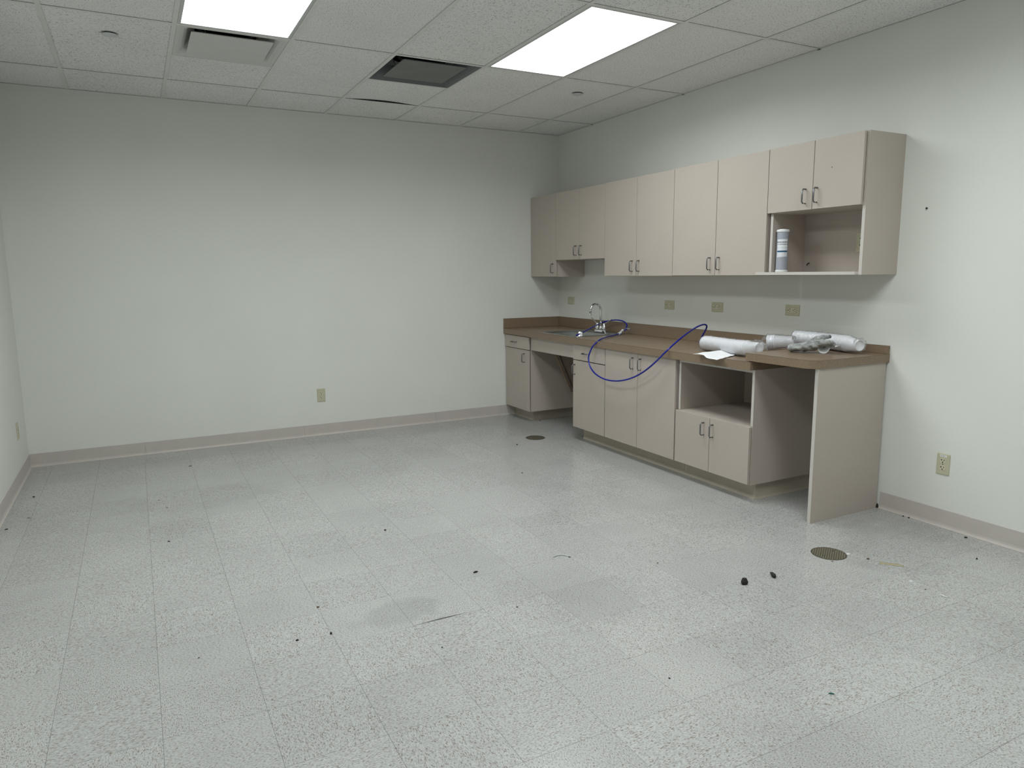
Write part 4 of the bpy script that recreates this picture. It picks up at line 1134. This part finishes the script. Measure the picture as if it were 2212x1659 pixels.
for (u, v, w, l, h, a, m, lab) in [
    (73, 1074, .012, .018, .007, .4, 'debris', 'dark crumb on the floor near the far left corner'),
    (14, 1144, .009, .026, .005, .5, 'debris', 'dark crumb on the floor close against the left baseboard'),
    (62, 1119, .005, .030, .003, .1, 'debris_brown', 'brown sliver on the floor by the left baseboard, beside a tile seam'),
    (365, 1170, .007, .024, .005, -.2, 'debris', 'dark sliver on the left half of the floor, below the green stain'),
    (361, 1097, .006, .014, .004, 0, 'debris_brown', 'tiny brown crumb on the floor at the left edge of the stain'),
    (411, 1007, .006, .034, .004, .6, 'debris', 'dark sliver on the floor close to the back baseboard, left side'),
    (343, 1081, .006, .012, .003, 0, 'debris_brown', 'small brown crumb left of the floor stain, toward the back wall'),
    (715, 1370, .010, .012, .009, .3, 'debris', 'round black pellet on a floor tile seam'),
    (642, 1384, .008, .016, .006, .5, 'debris', 'oval black pellet on the floor left of the round pellet'),
    (687, 1312, .010, .018, .005, .1, 'debris_brown', 'brown crumb on a floor seam above the two black pellets'),
    (832, 1146, .011, .016, .007, .2, 'debris', 'black crumb on the middle of the floor in line with the back outlet'),
    (1117, 961, .012, .020, .007, 0, 'debris', 'dark crumb on the floor beside the far brass cover'),
    (1128, 1022, .009, .014, .005, 0, 'debris', 'small dark crumb on the floor in front of the far brass cover'),
    (1167, 909, .012, .016, .007, 0, 'debris', 'dark crumb on the floor at the toe kick of the corner cabinet'),
    (1117, 1312, .006, .012, .004, 0, 'debris_brown', 'tiny brown speck on the floor right of the lifted tile edge'),
    (955, 1399, .006, .009, .004, 0, 'debris', 'tiny black speck on the floor below the lifted tile edge'),
    (429, 1422, .003, .014, .003, 1.2, 'debris', 'tiny upright black sliver on the lower left floor'),
    (1421, 1217, .006, .010, .004, 0, 'debris', 'tiny black speck on the floor in front of the base cabinets'),
    (1446, 1466, .006, .012, .004, -.8, 'debris', 'tiny black speck on the lower right floor'),
    (1875, 1208, .012, .018, .006, -.3, 'debris_brown', 'brown crumb on the floor just right of the near brass cover'),
    (2110, 1208, .010, .012, .007, 0, 'debris', 'black crumb alone on the floor at the far right'),
    (2086, 1162, .012, .024, .007, -.2, 'debris', 'dark crumb on the floor touching the right baseboard, nearest to view'),
    (1951, 1116, .010, .012, .007, 0, 'debris', 'black crumb at the right baseboard, nearest the side panel'),
    (1963, 1119, .009, .018, .006, 0, 'debris', 'flat black crumb second from the side panel along the right baseboard'),
    (1798, 1213, .004, .016, .003, -.5, 'debris_brown', 'thin brown fibre on the floor in front of the near brass cover'),
    (1999, 1274, .006, .010, .004, 0, 'debris_brown', 'tiny brown speck on the floor left of the white paper curl'),
]:
    chunk('floor_crumb', u, v, w * 0.85, l * 0.75, h, PXR + a, m, lab, 'debris', GD)
chunk('black_fragment', 1027, 1237, .009, .026, .008, PXR + .55, 'debris', 'oblong black fragment in the middle of the floor, left of the bent strip', 'debris')
chunk('rubber_chunk', 1607.5, 1262, .026, .034, .030, PXR + .2, 'debris', 'square black rubber chunk on the floor left of the dark seed', 'debris')
chunk('teal_fragment', 1796, 1499, .007, .020, .004, PXR - .2, 'teal', 'small teal plastic fragment on the lower right floor', 'debris')
chunk('rubber_plug', 1894.5, 1096.5, .012, .014, .026, 0, 'debris', 'black plug where the side panel meets the right baseboard', 'debris')
# teardrop seed
q0 = px_on(1664, 1236, 2, 0.006); q1 = px_on(1674, 1245.5, 2, 0.010)
tag(sweep('dark_seed', [q0, q0 + (q1 - q0) * 0.35 + Vector((0, 0, .002)), q0 + (q1 - q0) * 0.75, q1], [0.002, 0.007, 0.0105, 0.006], 'debris', None, seg=10), 'teardrop-shaped dark seed pod on the floor near the brass cover', 'debris')
# bent strip
P0 = px_on(1195.5, 1204, 2, 0.002); P1 = px_on(1205, 1199.5, 2, 0.004); P2 = px_on(1218, 1199, 2, 0.004); P3 = px_on(1231, 1203, 2, 0.002)
st = thing('plastic_strip', (P0 + P3) / 2 - Vector((0, 0, .002)), 'thin bent grey plastic strip with a brown tip on the floor', 'debris')
sweep('strip', catmull([P0 + Vector((0, 0, .002)), P1, P2, P3], 6), 0.004, 'fixture', st, seg=8, flat=(0.35, 1.0))
sweep('tip', [P3 - (P3 - P2) * 0.15, P3 + (P3 - P2) * 0.1], [0.0045, 0.003], 'debris_brown', st, seg=8)
# white curled paper, tan smear, small white bits
w0, w1, w2 = px_on(2030, 1284, 2, 0.001), px_on(2036, 1289.5, 2, 0.001), px_on(2047, 1291.5, 2, 0.001)
def wcurl(u, v):
    c = w0 * (1 - u) ** 2 + w1 * 2 * u * (1 - u) + w2 * u * u
    return c + Vector((0.006, 0.006, 0)) * (v - 0.5) * (1 - abs(2 * u - 1) * 0.7) + Vector((0, 0, 0.001 + 0.004 * math.sin(math.pi * u)))
sheet('paper_curl', wcurl, 8, 3, 'paper', 'thin white paper curl on the floor at the right', 'paper scrap')
s0, s1 = px_on(1900, 1216, 2, 0), px_on(1952, 1223, 2, 0)
def tape(u, v):
    ax = s1 - s0; sd = Vector((-ax.y, ax.x, 0)).normalized()
    wv = 0.062 * (0.55 + 0.45 * mnoise.noise(Vector((u * 6, 1.7, 0)))) * (1 if v > .5 else 0.8)
    return s0 + ax * u + sd * (v - 0.5) * wv + Vector((0, 0, 0.0012 + 0.0002 * mnoise.noise(Vector((u * 9, v * 3, 0)))))
sheet('tape_strip', tape, 14, 3, 'tan', 'tan strip of old tape stuck to the floor near the brass cover', 'tape', th=0.0008)
for (u, v, l, lab) in [(1832, 1197, .022, 'tiny white scrap touching the near brass floor cover'), (1543, 1354, .009, 'tiny painted white glint alone on the lower right floor'), (1968, 1256, .016, 'small white scrap on the floor below the tan tape strip'), (922, 1305, .007, 'tiny white speck on the floor above the lifted tile edge')]:  # the lone lower right bit paints a glint; the others are scraps
    chunk('white_scrap_and_glint', u, v, l * .5, l, .003, PXR, 'paper', lab, 'debris', 'white scraps on the floor')
